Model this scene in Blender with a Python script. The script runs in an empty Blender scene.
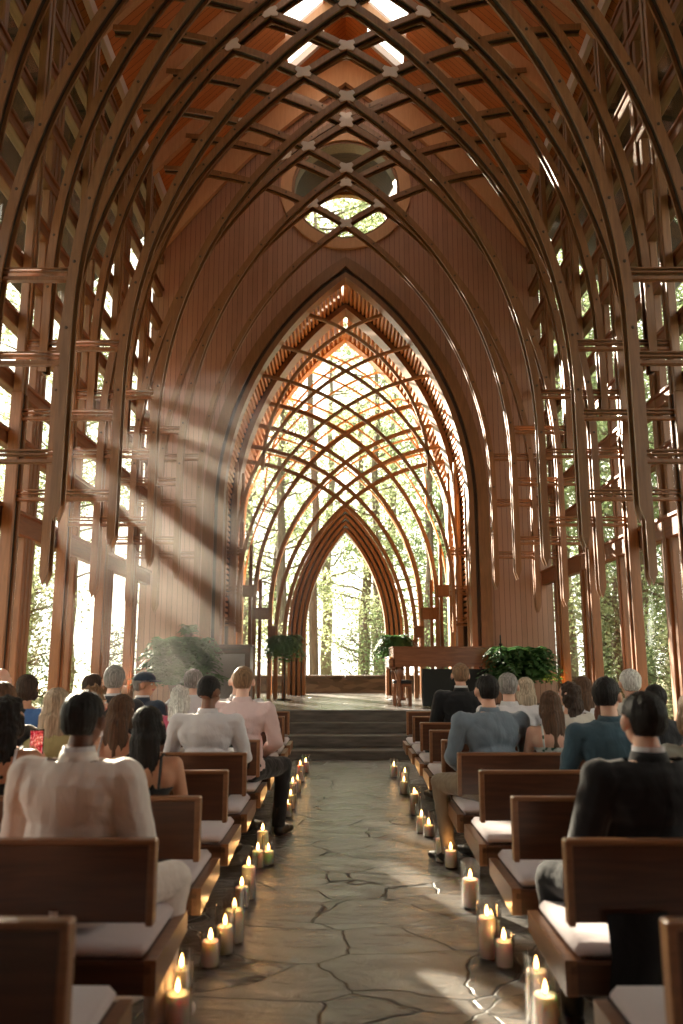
import bpy, bmesh, math, random
from mathutils import Vector, Matrix, Euler, noise
import numpy as np
C = bpy.context.scene
COL = C.collection
R_ = random.Random(7)
rad = math.radians

# ------------------------------------------------------------------ camera
PITCH = 10.48
EYE = 1.45
cam = bpy.data.cameras.new('camera')
cam.sensor_fit = 'VERTICAL'; cam.sensor_height = 36.0
cam.lens = 36.0 * 800 / 1024
cam.clip_end = 300
cam.dof.use_dof = True; cam.dof.focus_distance = 9.5; cam.dof.aperture_fstop = 1.8
co = bpy.data.objects.new('camera', cam); COL.objects.link(co)
co.location = (-.06, 0, EYE)
co.rotation_euler = (rad(90 + PITCH), 0, rad(.11))
C.camera = co

# ------------------------------------------------------------------ sky, sun, exposure
SUN_AZ, SUN_EL = -28.0, 20.0
W = bpy.data.worlds.new('sky'); C.world = W; W.use_nodes = True
nt = W.node_tree; bg = nt.nodes['Background']
bg.inputs[0].default_value = (1.0, .955, .86, 1); bg.inputs[1].default_value = 4.6
sl = bpy.data.lights.new('sun', 'SUN'); sl.energy = 90; sl.angle = rad(1.2); sl.color = (1, .86, .68)
so = bpy.data.objects.new('sun', sl); COL.objects.link(so)
d = Vector((math.sin(rad(SUN_AZ)) * math.cos(rad(SUN_EL)), math.cos(rad(SUN_AZ)) * math.cos(rad(SUN_EL)), math.sin(rad(SUN_EL))))
so.rotation_euler = d.to_track_quat('Z', 'Y').to_euler()
so.location = d * 60
vs = C.view_settings
vs.view_transform = 'Standard'; vs.look = 'None'; vs.gamma = 1; vs.use_curve_mapping = False
vs.exposure = -0.42
C.cycles.max_bounces = 10; C.cycles.diffuse_bounces = 5; C.cycles.glossy_bounces = 4
C.cycles.transparent_max_bounces = 24; C.cycles.transmission_bounces = 6; C.cycles.volume_bounces = 0
C.cycles.sample_clamp_indirect = 8; C.cycles.caustics_reflective = False; C.cycles.caustics_refractive = False

# ------------------------------------------------------------------ materials
def mat(name, col, rough=.5, metal=0, spec=.5, **k):
    m = bpy.data.materials.new(name); m.use_nodes = True
    b = m.node_tree.nodes['Principled BSDF']
    b.inputs['Base Color'].default_value = (*col, 1); b.inputs['Roughness'].default_value = rough
    b.inputs['Metallic'].default_value = metal; b.inputs['Specular IOR Level'].default_value = spec
    for kk, v in k.items(): b.inputs[kk.replace('_', ' ')].default_value = v
    return m
def N(m, t, **k):
    n = m.node_tree.nodes.new(t)
    for kk, v in k.items():
        if hasattr(n, kk): setattr(n, kk, v)
        else: n.inputs[kk].default_value = v
    return n
def L(m, a, b): m.node_tree.links.new(a, b)
def bsdf(m): return m.node_tree.nodes['Principled BSDF']
def ramp(m, fac, stops):
    r = N(m, 'ShaderNodeValToRGB'); L(m, fac, r.inputs[0])
    e = r.color_ramp.elements
    e[0].position, e[0].color = stops[0][0], (*stops[0][1], 1)
    e[1].position, e[1].color = stops[-1][0], (*stops[-1][1], 1)
    for p, c in stops[1:-1]:
        x = e.new(p); x.color = (*c, 1)
    return r
def coords(m, scale, kind='Object', rot=(0, 0, 0)):
    t = N(m, 'ShaderNodeTexCoord'); mp = N(m, 'ShaderNodeMapping')
    mp.inputs['Scale'].default_value = scale; mp.inputs['Rotation'].default_value = rot
    L(m, t.outputs[kind], mp.inputs[0]); return mp.outputs[0]
def bump(m, h, st=.3, dist=.01):
    b = N(m, 'ShaderNodeBump'); b.inputs['Strength'].default_value = st; b.inputs['Distance'].default_value = dist
    L(m, h, b.inputs['Height']); L(m, b.outputs[0], bsdf(m).inputs['Normal'])
def wood(name, c1, c2, scale=(12, 12, 1.2), rough=.42, spec=.5, bs=.15, coat=0):
    m = mat(name, c1, rough, 0, spec)
    v = coords(m, scale)
    n = N(m, 'ShaderNodeTexNoise'); n.inputs['Scale'].default_value = 2.2; n.inputs['Detail'].default_value = 6; n.inputs['Distortion'].default_value = .8
    L(m, v, n.inputs[0]); r = ramp(m, n.outputs[0], [(.3, c1), (.7, c2)])
    L(m, r.outputs[0], bsdf(m).inputs['Base Color'])
    if coat: bsdf(m).inputs['Coat Weight'].default_value = coat; bsdf(m).inputs['Coat Roughness'].default_value = .25
    bump(m, n.outputs[0], bs, .004)
    return m
M = {}
M['rib'] = wood('bronze_timber', (.19, .088, .034), (.28, .135, .055), rough=.4, spec=.6)
M['ribcore'] = wood('dark_timber', (.022, .013, .008), (.035, .02, .012), rough=.6)
M['column'] = wood('column_timber', (.20, .088, .032), (.30, .13, .048), rough=.4)
M['mullion'] = wood('red_timber', (.17, .071, .026), (.25, .108, .040), rough=.45)
M['beam'] = wood('beam_timber', (.17, .064, .026), (.24, .095, .040), scale=(12, 1.2, 12), rough=.5)
M['ring'] = wood('ring_timber', (.17, .080, .033), (.26, .125, .052), rough=.38)
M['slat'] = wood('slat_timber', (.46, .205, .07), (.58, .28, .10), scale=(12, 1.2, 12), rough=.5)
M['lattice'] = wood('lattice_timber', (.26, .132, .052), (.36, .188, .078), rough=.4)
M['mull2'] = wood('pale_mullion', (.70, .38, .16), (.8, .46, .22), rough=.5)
M['pew'] = wood('pew_oak', (.048, .018, .009), (.105, .038, .018), scale=(1.2, 12, 14), rough=.32, coat=.4)
M['pewtop'] = wood('pew_cap_oak', (.20, .09, .04), (.28, .13, .06), scale=(1.2, 12, 14), rough=.3, coat=.4)
M['trim'] = mat('pale_trim', (.62, .50, .46), .55)
M['plate'] = mat('joint_metal', (.55, .48, .44), .45, .2)
M['bolt'] = mat('bolt_metal', (.10, .07, .05), .4, .8)
M['black'] = mat('black_satin', (.012, .012, .013), .35)
M['blackcloth'] = mat('black_cloth', (.02, .024, .024), .95)
M['piano'] = wood('piano_walnut', (.20, .075, .032), (.30, .12, .05), scale=(1.2, 6, 8), rough=.22, coat=.6)
M['grille'] = mat('grey_grille_cloth', (.27, .25, .24), .9)
M['wax'] = mat('wax', (.95, .90, .85), .5, Subsurface_Weight=.8, Subsurface_Scale=.04)
bsdf(M['wax']).inputs['Subsurface Radius'].default_value = (1, .6, .4)
M['wick'] = mat('wick', (.02, .02, .02), .9)
def emis(name, col, s):
    m = bpy.data.materials.new(name); m.use_nodes = True; t = m.node_tree; t.nodes.clear()
    e = t.nodes.new('ShaderNodeEmission'); e.inputs[0].default_value = (*col, 1); e.inputs[1].default_value = s
    o = t.nodes.new('ShaderNodeOutputMaterial'); t.links.new(e.outputs[0], o.inputs[0]); return m
M['flame'] = emis('flame', (1, .52, .16), 32)
M['lampglow'] = emis('lamp_glow', (1, .5, .15), 10)
def thin_glass(name, tint, gl, rough=.0):
    m = bpy.data.materials.new(name); m.use_nodes = True; t = m.node_tree; t.nodes.clear()
    tr = t.nodes.new('ShaderNodeBsdfTransparent'); tr.inputs[0].default_value = (*tint, 1)
    g = t.nodes.new('ShaderNodeBsdfGlossy'); g.inputs['Roughness'].default_value = rough; g.inputs[0].default_value = (.9, .9, .9, 1)
    f = t.nodes.new('ShaderNodeLayerWeight'); f.inputs[0].default_value = .5
    p = t.nodes.new('ShaderNodeMath'); p.operation = 'POWER'; p.inputs[1].default_value = 4.0
    mu = t.nodes.new('ShaderNodeMath'); mu.operation = 'MULTIPLY_ADD'; mu.inputs[1].default_value = gl; mu.inputs[2].default_value = .03 if gl < .6 else .07; mu.use_clamp = True
    mx = t.nodes.new('ShaderNodeMixShader'); o = t.nodes.new('ShaderNodeOutputMaterial')
    t.links.new(f.outputs['Facing'], p.inputs[0]); t.links.new(p.outputs[0], mu.inputs[0]); t.links.new(mu.outputs[0], mx.inputs[0])
    t.links.new(tr.outputs[0], mx.inputs[1]); t.links.new(g.outputs[0], mx.inputs[2]); t.links.new(mx.outputs[0], o.inputs[0])
    return m
M['glass'] = thin_glass('window_glass', (.95, .96, .94), .5)
M['candleglass'] = thin_glass('candle_glass', (.985, .975, .96), 1.0, rough=.04)

def planks(name, c1, c2, axis, width, rough=.5, groove=.06):
    """boards `width` wide counted along object axis 0/1/2, with a narrow dark joint between them"""
    m = mat(name, c1, rough)
    t = N(m, 'ShaderNodeTexCoord'); s = N(m, 'ShaderNodeSeparateXYZ'); L(m, t.outputs['Object'], s.inputs[0])
    d = N(m, 'ShaderNodeMath', operation='DIVIDE'); L(m, s.outputs[axis], d.inputs[0]); d.inputs[1].default_value = width
    fr = N(m, 'ShaderNodeMath', operation='FRACT'); L(m, d.outputs[0], fr.inputs[0])
    fl = N(m, 'ShaderNodeMath', operation='FLOOR'); L(m, d.outputs[0], fl.inputs[0])
    wn = N(m, 'ShaderNodeTexWhiteNoise', noise_dimensions='1D'); L(m, fl.outputs[0], wn.inputs['W'])
    nz = N(m, 'ShaderNodeTexNoise'); nz.inputs['Scale'].default_value = 3; nz.inputs['Detail'].default_value = 5
    L(m, t.outputs['Object'], nz.inputs[0])
    ad = N(m, 'ShaderNodeMath', operation='ADD'); L(m, wn.outputs[0], ad.inputs[0]); L(m, nz.outputs[0], ad.inputs[1])
    r = ramp(m, ad.outputs[0], [(.4, c1), (1.4 / 1.6, c2)])
    g = N(m, 'ShaderNodeMath', operation='LESS_THAN'); L(m, fr.outputs[0], g.inputs[0]); g.inputs[1].default_value = groove
    mx = N(m, 'ShaderNodeMix', data_type='RGBA'); L(m, g.outputs[0], mx.inputs[0]); L(m, r.outputs[0], mx.inputs[6])
    mx.inputs[7].default_value = (c1[0] * .12, c1[1] * .1, c1[2] * .1, 1)
    L(m, mx.outputs[2], bsdf(m).inputs['Base Color'])
    iv = N(m, 'ShaderNodeMath', operation='SUBTRACT'); iv.inputs[0].default_value = 1; L(m, g.outputs[0], iv.inputs[1])
    bump(m, iv.outputs[0], .6, .01)
    return m
M['panel'] = planks('panel_boards', (.32, .165, .11), (.39, .205, .14), 0, .105, .45)
M['roofboards'] = planks('roof_boards', (.40, .11, .026), (.50, .155, .04), 1, .13, .55)
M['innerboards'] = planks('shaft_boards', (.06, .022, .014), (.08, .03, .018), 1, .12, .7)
M['rafter'] = wood('rafter_timber', (.52, .28, .14), (.60, .34, .18), rough=.5)

# flagstone
def flag():
    m = mat('flagstone', (.12, .11, .10), .3, 0, .5)
    v = coords(m, (.85, 1.35, 1))
    nz = N(m, 'ShaderNodeTexNoise'); nz.inputs['Scale'].default_value = 1.1; nz.inputs['Detail'].default_value = 3
    L(m, v, nz.inputs[0])
    mix = N(m, 'ShaderNodeMix', data_type='VECTOR'); mix.inputs[0].default_value = .30
    L(m, v, mix.inputs[4]); L(m, nz.outputs['Color'], mix.inputs[5])
    vo = N(m, 'ShaderNodeTexVoronoi', feature='DISTANCE_TO_EDGE'); vo.inputs['Scale'].default_value = 2.8; vo.inputs['Randomness'].default_value = 1
    L(m, mix.outputs[1], vo.inputs['Vector'])
    vc = N(m, 'ShaderNodeTexVoronoi'); vc.inputs['Scale'].default_value = 2.8; vc.inputs['Randomness'].default_value = 1
    L(m, mix.outputs[1], vc.inputs['Vector'])
    g = ramp(m, vo.outputs['Distance'], [(.0, (0, 0, 0)), (.013, (1, 1, 1))])
    cell = N(m, 'ShaderNodeSeparateColor'); L(m, vc.outputs['Color'], cell.inputs[0])
    n2 = N(m, 'ShaderNodeTexNoise'); n2.inputs['Scale'].default_value = 5; n2.inputs['Detail'].default_value = 9; n2.inputs['Roughness'].default_value = .65; n2.inputs['Distortion'].default_value = 1.2
    v2 = coords(m, (.7, 1.6, 1), rot=(0, 0, .5)); L(m, v2, n2.inputs[0])
    ad = N(m, 'ShaderNodeMath', operation='ADD'); L(m, n2.outputs[0], ad.inputs[0]); L(m, cell.outputs[0], ad.inputs[1])
    r = ramp(m, ad.outputs[0], [(.3, (.075, .071, .067)), (.7, (.13, .124, .118)), (1.1, (.21, .20, .19))])
    mx = N(m, 'ShaderNodeMix', data_type='RGBA'); L(m, g.outputs[0], mx.inputs[0]); mx.inputs[6].default_value = (.055, .05, .045, 1)
    L(m, r.outputs[0], mx.inputs[7]); L(m, mx.outputs[2], bsdf(m).inputs['Base Color'])
    rr = N(m, 'ShaderNodeMapRange'); L(m, n2.outputs[0], rr.inputs[0]); rr.inputs[3].default_value = .08; rr.inputs[4].default_value = .34
    rm = N(m, 'ShaderNodeMix', data_type='FLOAT'); L(m, g.outputs[0], rm.inputs[0]); rm.inputs[2].default_value = .8; L(m, rr.outputs[0], rm.inputs[3])
    L(m, rm.outputs[0], bsdf(m).inputs['Roughness'])
    hh = N(m, 'ShaderNodeMath', operation='MULTIPLY_ADD'); L(m, n2.outputs[0], hh.inputs[0]); hh.inputs[1].default_value = .9
    L(m, g.outputs[0], hh.inputs[2])
    bump(m, hh.outputs[0], .75, .025)
    return m
M['flag'] = flag()
def stone():
    m = mat('step_stone', (.1, .09, .08), .5)
    v = coords(m, (1, 1, 6)); n = N(m, 'ShaderNodeTexNoise'); n.inputs['Scale'].default_value = 3; n.inputs['Detail'].default_value = 8; L(m, v, n.inputs[0])
    r = ramp(m, n.outputs[0], [(.3, (.05, .045, .04)), (.7, (.13, .115, .10))]); L(m, r.outputs[0], bsdf(m).inputs['Base Color'])
    bump(m, n.outputs[0], .6, .02); return m
M['stone'] = stone()
def rubble():
    m = mat('rubble_stone', (.2, .16, .13), .85)
    v = coords(m, (1, 1, 3)); vo = N(m, 'ShaderNodeTexVoronoi'); vo.inputs['Scale'].default_value = 3.5; L(m, v, vo.inputs['Vector'])
    s = N(m, 'ShaderNodeSeparateColor'); L(m, vo.outputs['Color'], s.inputs[0])
    r = ramp(m, s.outputs[0], [(0, (.06, .05, .04)), (1, (.16, .13, .105))]); L(m, r.outputs[0], bsdf(m).inputs['Base Color']); return m
M['rubble'] = rubble()
def fabric(name, col, rough=.85, wr=.5, sc=7, sheen=.3, pat=None):
    m = mat(name, col, rough, 0, .2); bsdf(m).inputs['Sheen Weight'].default_value = sheen
    v = coords(m, (1, 1, .6)); n = N(m, 'ShaderNodeTexNoise'); n.inputs['Scale'].default_value = sc; n.inputs['Detail'].default_value = 3; n.inputs['Distortion'].default_value = 2.2
    L(m, v, n.inputs[0]); bump(m, n.outputs[0], wr, .03)
    if pat:
        vo = N(m, 'ShaderNodeTexVoronoi'); vo.inputs['Scale'].default_value = pat[1]; v3 = coords(m, (1, 1, 1)); L(m, v3, vo.inputs['Vector'])
        r = ramp(m, vo.outputs['Distance'], [(.30, pat[0]), (.42, col)]); L(m, r.outputs[0], bsdf(m).inputs['Base Color'])
    return m
M['cushion'] = fabric('cushion_cloth', (.66, .58, .60), .8, .25, 4)
SK = {}
for n_, c_ in dict(light=(.72, .42, .30), tan=(.55, .29, .18), brown=(.24, .115, .07), dark=(.11, .05, .032), pale=(.8, .5, .38)).items():
    SK[n_] = mat('skin_' + n_, c_, .5, 0, .4, Subsurface_Weight=.12, Subsurface_Scale=.02)
M['lips'] = mat('lips', (.42, .12, .10), .45)
M['brow'] = mat('eyebrow', (.05, .03, .02), .8)
M['eye'] = mat('eye', (.8, .78, .75), .15); M['iris'] = mat('iris', (.06, .035, .02), .1)
def hairmat(name, c):
    m = mat(name, c, .55, 0, .3); bsdf(m).inputs['Sheen Weight'].default_value = .06
    v = coords(m, (70, 70, 5)); n = N(m, 'ShaderNodeTexNoise'); n.inputs['Scale'].default_value = 1.4; n.inputs['Detail'].default_value = 4; n.inputs['Distortion'].default_value = .5
    L(m, v, n.inputs[0]); r = ramp(m, n.outputs[0], [(.3, tuple(x * .55 for x in c)), (.7, tuple(min(1, x * 1.5) for x in c))])
    L(m, r.outputs[0], bsdf(m).inputs['Base Color']); bump(m, n.outputs[0], .8, .012)
    tr = N(m, 'ShaderNodeBsdfTranslucent'); L(m, r.outputs[0], tr.inputs[0])
    mx = N(m, 'ShaderNodeMixShader'); mx.inputs[0].default_value = .12
    o = m.node_tree.nodes['Material Output']; L(m, bsdf(m).outputs[0], mx.inputs[1]); L(m, tr.outputs[0], mx.inputs[2]); L(m, mx.outputs[0], o.inputs[0])
    return m
HR = {k: hairmat('hair_' + k, c) for k, c in dict(black=(.010, .007, .006), darkbrown=(.045, .024, .014), brown=(.11, .055, .028),
      auburn=(.16, .05, .025), lightbrown=(.26, .15, .08), greyblond=(.50, .40, .29), grey=(.30, .28, .26), white=(.72, .68, .62)).items()}
def leafmat(name, c, tr=.5):
    m = mat(name, c, .55, 0, .3); n = N(m, 'ShaderNodeTexNoise'); n.inputs['Scale'].default_value = 1.3
    t = N(m, 'ShaderNodeTexCoord'); L(m, t.outputs['Object'], n.inputs[0])
    r = ramp(m, n.outputs[0], [(.35, tuple(x * .7 for x in c)), (.65, tuple(min(1, x * 1.3) for x in c))]); L(m, r.outputs[0], bsdf(m).inputs['Base Color'])
    b = N(m, 'ShaderNodeBsdfTranslucent'); L(m, r.outputs[0], b.inputs[0]); mx = N(m, 'ShaderNodeMixShader'); mx.inputs[0].default_value = tr
    o = m.node_tree.nodes['Material Output']; L(m, bsdf(m).outputs[0], mx.inputs[1]); L(m, b.outputs[0], mx.inputs[2]); L(m, mx.outputs[0], o.inputs[0])
    return m
M['leaf'] = leafmat('leaf', (.23, .31, .16)); M['leaf2'] = leafmat('leaf_yellow', (.31, .36, .20)); M['fern'] = leafmat('fern_leaf', (.06, .14, .045), .3)
M['bark'] = wood('bark', (.10, .075, .055), (.2, .16, .125), scale=(6, 6, 1), rough=.9, bs=.8)
M['ground'] = wood('forest_floor', (.10, .11, .05), (.2, .2, .09), scale=(.8, .8, .8), rough=1, bs=.4)

# ------------------------------------------------------------------ mesh helpers
class MB:
    def __init__(s): s.v = []; s.f = []; s.mi = []; s.m = 0
    def add(s, vs, fs):
        o = len(s.v); s.v += [tuple(p) for p in vs]; s.f += [tuple(i + o for i in f) for f in fs]; s.mi += [s.m] * len(fs)
    def box(s, x0, x1, y0, y1, z0, z1):
        s.add([(x0, y0, z0), (x1, y0, z0), (x1, y1, z0), (x0, y1, z0), (x0, y0, z1), (x1, y0, z1), (x1, y1, z1), (x0, y1, z1)],
              [(0, 3, 2, 1), (4, 5, 6, 7), (0, 1, 5, 4), (1, 2, 6, 5), (2, 3, 7, 6), (3, 0, 4, 7)])
    def bev(s, x0, x1, y0, y1, z0, z1, b=.01):
        "box with all edges chamfered"
        P = []
        for sx in (0, 1):
            for sy in (0, 1):
                for sz in (0, 1):
                    X, Y, Z = (x0, x1)[sx], (y0, y1)[sy], (z0, z1)[sz]
                    dx, dy, dz = (1 - 2 * sx) * b, (1 - 2 * sy) * b, (1 - 2 * sz) * b
                    P += [(X, Y + dy, Z + dz), (X + dx, Y, Z + dz), (X + dx, Y + dy, Z)]
        bm = bmesh.new()
        for p in P: bm.verts.new(p)
        r = bmesh.ops.convex_hull(bm, input=bm.verts)
        bm.verts.index_update()
        s.add([v.co[:] for v in bm.verts], [[v.index for v in f.verts] for f in bm.faces]); bm.free()
    def prism(s, poly, y0, y1):
        "poly: list of (x,z), extruded along y"
        n = len(poly)
        vs = [(x, y0, z) for x, z in poly] + [(x, y1, z) for x, z in poly]
        s.add(vs, [tuple(range(n)), tuple(range(2 * n - 1, n - 1, -1))] + [(i, n + i, n + (i + 1) % n, (i + 1) % n) for i in range(n)])
    def sweep(s, pts, y0, y1, w0, w1, taper=None):
        "pts (x,z) path; section w0..w1 along the in-plane normal and y0..y1"
        n = len(pts); vs = []
        for i, (x, z) in enumerate(pts):
            a = pts[max(0, i - 1)]; b = pts[min(n - 1, i + 1)]
            tx, tz = b[0] - a[0], b[1] - a[1]; l = math.hypot(tx, tz) or 1; nx, nz = -tz / l, tx / l
            for w, y in ((w0, y0), (w1, y0), (w1, y1), (w0, y1)): vs.append((x + nx * w, y, z + nz * w))
        fs = [(0, 1, 2, 3), (4 * n - 1, 4 * n - 2, 4 * n - 3, 4 * n - 4)]
        for i in range(n - 1):
            for k in range(4):
                a, b = 4 * i + k, 4 * i + (k + 1) % 4; fs.append((a, a + 4, b + 4, b))
        s.add(vs, fs)
    def tube(s, pts, rs, seg=10, cap=True):
        n = len(pts); vs = []; P = [Vector(p) for p in pts]
        if not hasattr(rs, '__len__'): rs = [rs] * n
        for i in range(n):
            t = (P[min(n - 1, i + 1)] - P[max(0, i - 1)]).normalized()
            u = t.orthogonal().normalized() if abs(t.z) < .9 else Vector((1, 0, 0)); u = (u - t * u.dot(t)).normalized(); w = t.cross(u)
            for k in range(seg):
                a = 2 * math.pi * k / seg; vs.append(tuple(P[i] + (u * math.cos(a) + w * math.sin(a)) * rs[i]))
        fs = [(i * seg + k, i * seg + (k + 1) % seg, (i + 1) * seg + (k + 1) % seg, (i + 1) * seg + k) for i in range(n - 1) for k in range(seg)]
        if cap: fs += [tuple(range(seg - 1, -1, -1)), tuple(range((n - 1) * seg, n * seg))]
        s.add(vs, fs)
    def lathe(s, prof, c=(0, 0, 0), seg=20):
        vs = []
        for r, z in prof:
            for k in range(seg):
                a = 2 * math.pi * k / seg; vs.append((c[0] + r * math.cos(a), c[1] + r * math.sin(a), c[2] + z))
        n = len(prof)
        s.add(vs, [(i * seg + k, i * seg + (k + 1) % seg, (i + 1) * seg + (k + 1) % seg, (i + 1) * seg + k) for i in range(n - 1) for k in range(seg)])
    def ell(s, c, r, rot=None, seg=16, rings=10):
        vs = []; rm = rot or Matrix.Identity(3)
        for i in range(rings + 1):
            t = math.pi * i / rings
            for k in range(seg):
                a = 2 * math.pi * k / seg
                p = rm @ Vector((r[0] * math.sin(t) * math.cos(a), r[1] * math.sin(t) * math.sin(a), r[2] * math.cos(t)))
                vs.append((c[0] + p.x, c[1] + p.y, c[2] + p.z))
        s.add(vs, [(i * seg + k, (i + 1) * seg + k, (i + 1) * seg + (k + 1) % seg, i * seg + (k + 1) % seg) for i in range(rings) for k in range(seg)])
    def cap(s, a, b, ra, rb=None, seg=12):
        "closed tapered capsule"
        rb = ra if rb is None else rb; a = Vector(a); b = Vector(b); t = (b - a)
        if t.length < 1e-6: return s.ell(a, (ra,) * 3)
        t.normalize(); pts = []; rs = []
        for i in range(1, 6): th = math.pi / 2 * (1 - i / 5); pts.append(a - t * ra * math.sin(th)); rs.append(max(.0005, ra * math.cos(th)))
        for i in range(0, 6): th = math.pi / 2 * i / 5; pts.append(b + t * rb * math.sin(th)); rs.append(max(.0005, rb * math.cos(th)))
        s.tube(pts, rs, seg)
    def mesh(s, name, mats, smooth=False):
        me = bpy.data.meshes.new(name); me.from_pydata(s.v, [], s.f)
        for m in (mats if isinstance(mats, (list, tuple)) else [mats]): me.materials.append(m)
        if any(s.mi): me.polygons.foreach_set('material_index', s.mi)
        if smooth: me.polygons.foreach_set('use_smooth', [True] * len(me.polygons))
        me.update(); return me
    def build(s, name, mats, parent=None, smooth=False, loc=None):
        o = bpy.data.objects.new(name, s.mesh(name, mats, smooth)); COL.objects.link(o)
        if parent is not None: o.parent = parent
        if loc: o.location = loc
        return o
def tag(o, label=None, cat=None, group=None, kind=None):
    if label: o['label'] = label
    if cat: o['category'] = cat
    if group: o['group'] = group
    if kind: o['kind'] = kind
    return o
def empty(name, loc=(0, 0, 0), rz=0, **k):
    o = bpy.data.objects.new(name, None); COL.objects.link(o); o.location = loc; o.rotation_euler.z = rz; o.empty_display_size = .1
    return tag(o, **k)
def copy_tree(o, parent=None):
    c = o.copy(); COL.objects.link(c); c.parent = parent
    for ch in list(o.children): copy_tree(ch, c)
    return c
def S(name, mb, m, parent=None, **k):
    o = mb.build(name, m, parent)
    if parent is None: o['kind'] = 'structure'
    return o

# ------------------------------------------------------------------ shell
BAY = 1.76
YW = 15.95                    # altar wall
STAGE = .63
# floor
b = MB(); b.add([(-4.3, -5, 0), (4.3, -5, 0), (4.3, 12.3, 0), (-4.3, 12.3, 0)], [(0, 1, 2, 3)]); b.box(-4.3, 4.3, -5, 12.3, -.3, -.002); S('floor', b, M['flag'])
# stage: four risers
stg = empty('trim_1', (0, 0, 0), kind='structure')
b = MB(); b.box(-4.3, 4.3, 13.6, 20.6, 0, STAGE); o = b.build('stage_floor', M['flag'], stg)
for i, (y, z) in enumerate(((12.3, .13), (12.75, .30), (13.2, .46))):
    b = MB(); b.bev(-4.28, 4.28, y, y + .5, -.01 if i == 0 else z - .17, z, .012); b.build('step', M['stone'], stg)
b = MB(); b.bev(-4.28, 4.28, 13.57, 13.75, .45, STAGE + .004, .012); b.build('step', M['stone'], stg)
b = MB(); b.box(-60, 60, -30, 90, -.6, -.3); S('ground', b, M['ground'])

# side walls: glazing, sill beams running the length, posts
def side_wall(sg):
    nm = 'wall_left' if sg < 0 else 'wall_right'
    w = empty(nm, (sg * 3.98, 0, 0), kind='structure')
    gb = MB(); gb.box(-.008, .008, -4, 16, 0, 11.15); gb.build('glass_pane', M['glass'], w)
    for z, h in ((3.05, .26), (3.97, .16), (4.65, .16), (5.4, .16), (6.15, .16), (6.9, .16), (7.65, .16), (8.4, .16), (9.15, .16), (9.9, .16), (10.6, .16)):
        b = MB(); b.bev(-.07, .07, -4, 16, z - h / 2, z + h / 2, .012); b.bev(-.10, .10, -4, 16, z + h / 2 - .025, z + h / 2 + .02, .006)
        b.build('wall_beam', M['beam'], w)
    for k in range(-1, 10):
        y = YW - BAY * k - BAY / 2
        big = k % 2 == 1
        b = MB()
        if big:
            for dy in (-.12, 0, .12): b.bev(-.05 - .03 * (dy == 0), .05, y + dy - .045, y + dy + .045, .0, 11.1, .01)
        else:
            b.bev(-.045, .045, y - .055, y + .055, .0, 11.1, .01); b.bev(-.075, .03, y - .02, y + .02, .0, 11.1, .005)
        b.build('mullion', M['mullion'], w)
    b = MB(); b.box(-.02 + sg * .12, .02 + sg * .12, -4, 2.2, 0, 11.15); b.build('light_block_boards', M['innerboards'], w)  # unseen boards added over the glazing to keep side light off the foreground
    b = MB(); b.box(-.16, .16, -4, 16, -.0, .12); b.build('sill', M['stone'], w)
    return w
side_wall(-1); side_wall(1)
# eave trim
for sg, nm in ((-1, 'trim_2'), (1, 'trim_3')):
    b = MB(); b.bev(sg * 3.84 - .05, sg * 3.84 + .05, -4, 15.9, 10.98, 11.22, .01); b.box(sg * 3.95 - .1, sg * 3.95 + .1, -4, 15.9, 11.15, 11.2); S(nm, b, M['trim'])

# roof
def rz(x): return 15.05 - 1.02 * abs(x)
roof = empty('ceiling', (0, 0, 0), kind='structure')
def roof_patch(x0, x1, y0, y1, name='roof_boards', m=None):
    for sg in (-1, 1):
        b = MB(); t = .12
        p = [(sg * x0, rz(x0)), (sg * x1, rz(x1)), (sg * x1, rz(x1) + t), (sg * x0, rz(x0) + t)]
        if sg < 0: p = p[::-1]
        b.prism(p, y0, y1); b.build(name, m or M['roofboards'], roof)
SKY0, SKY1 = .46, 1.22
roof_patch(0, SKY0, -4, 16.1); roof_patch(SKY1, 4.1, -4, 16.1); roof_patch(4.1, 6.4, -4, 16.1, 'added_shade_overhang', M['ribcore']); roof_patch(SKY0, SKY1, 15.1, 16.1); roof_patch(SKY0, SKY1, -4, 3)  # outer strip is an added overhang, near-black, to darken the upper glass
for sg in (-1, 1):
    for y0 in (3, 5.38, 7.14, 8.9, 10.66, 12.42, 14.18, 15.05):   # skylight kerbs across the strip
        b = MB(); t = .14; p = [(sg * SKY0, rz(SKY0) - .05), (sg * SKY1, rz(SKY1) - .05), (sg * SKY1, rz(SKY1) + t), (sg * SKY0, rz(SKY0) + t)]
        if sg < 0: p = p[::-1]
        b.prism(p, y0, y0 + .1); b.build('skylight_kerb', M['trim'], roof)
    b = MB(); p = [(sg * SKY0, rz(SKY0) + .1), (sg * SKY1, rz(SKY1) + .1), (sg * SKY1, rz(SKY1) + .11), (sg * SKY0, rz(SKY0) + .11)]
    if sg < 0: p = p[::-1]
    b.prism(p, 3, 15.15); b.build('skylight_glass', M['glass'], roof)
# deep rafters with the slow curve under the roof boards, one at every frame
for k in range(0, 9):
    y = YW - BAY * k - (.12 if k == 0 else 0)
    for sg in (-1, 1):
        b = MB(); top = []; low = []
        for i in range(15):
            x = 3.86 * i / 14; top.append((sg * x, rz(x) + .02)); low.append((sg * x, rz(x) - (.95 if k == 0 else .42) + (.30 if k == 0 else .10) * math.sin(math.pi * i / 14)))
        for i in range(14):
            q = [top[i], top[i + 1], low[i + 1], low[i]]; b.prism(q if sg < 0 else q[::-1], y - .06, y + .06)
        b.build('rafter', M['rafter'], roof)

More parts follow.
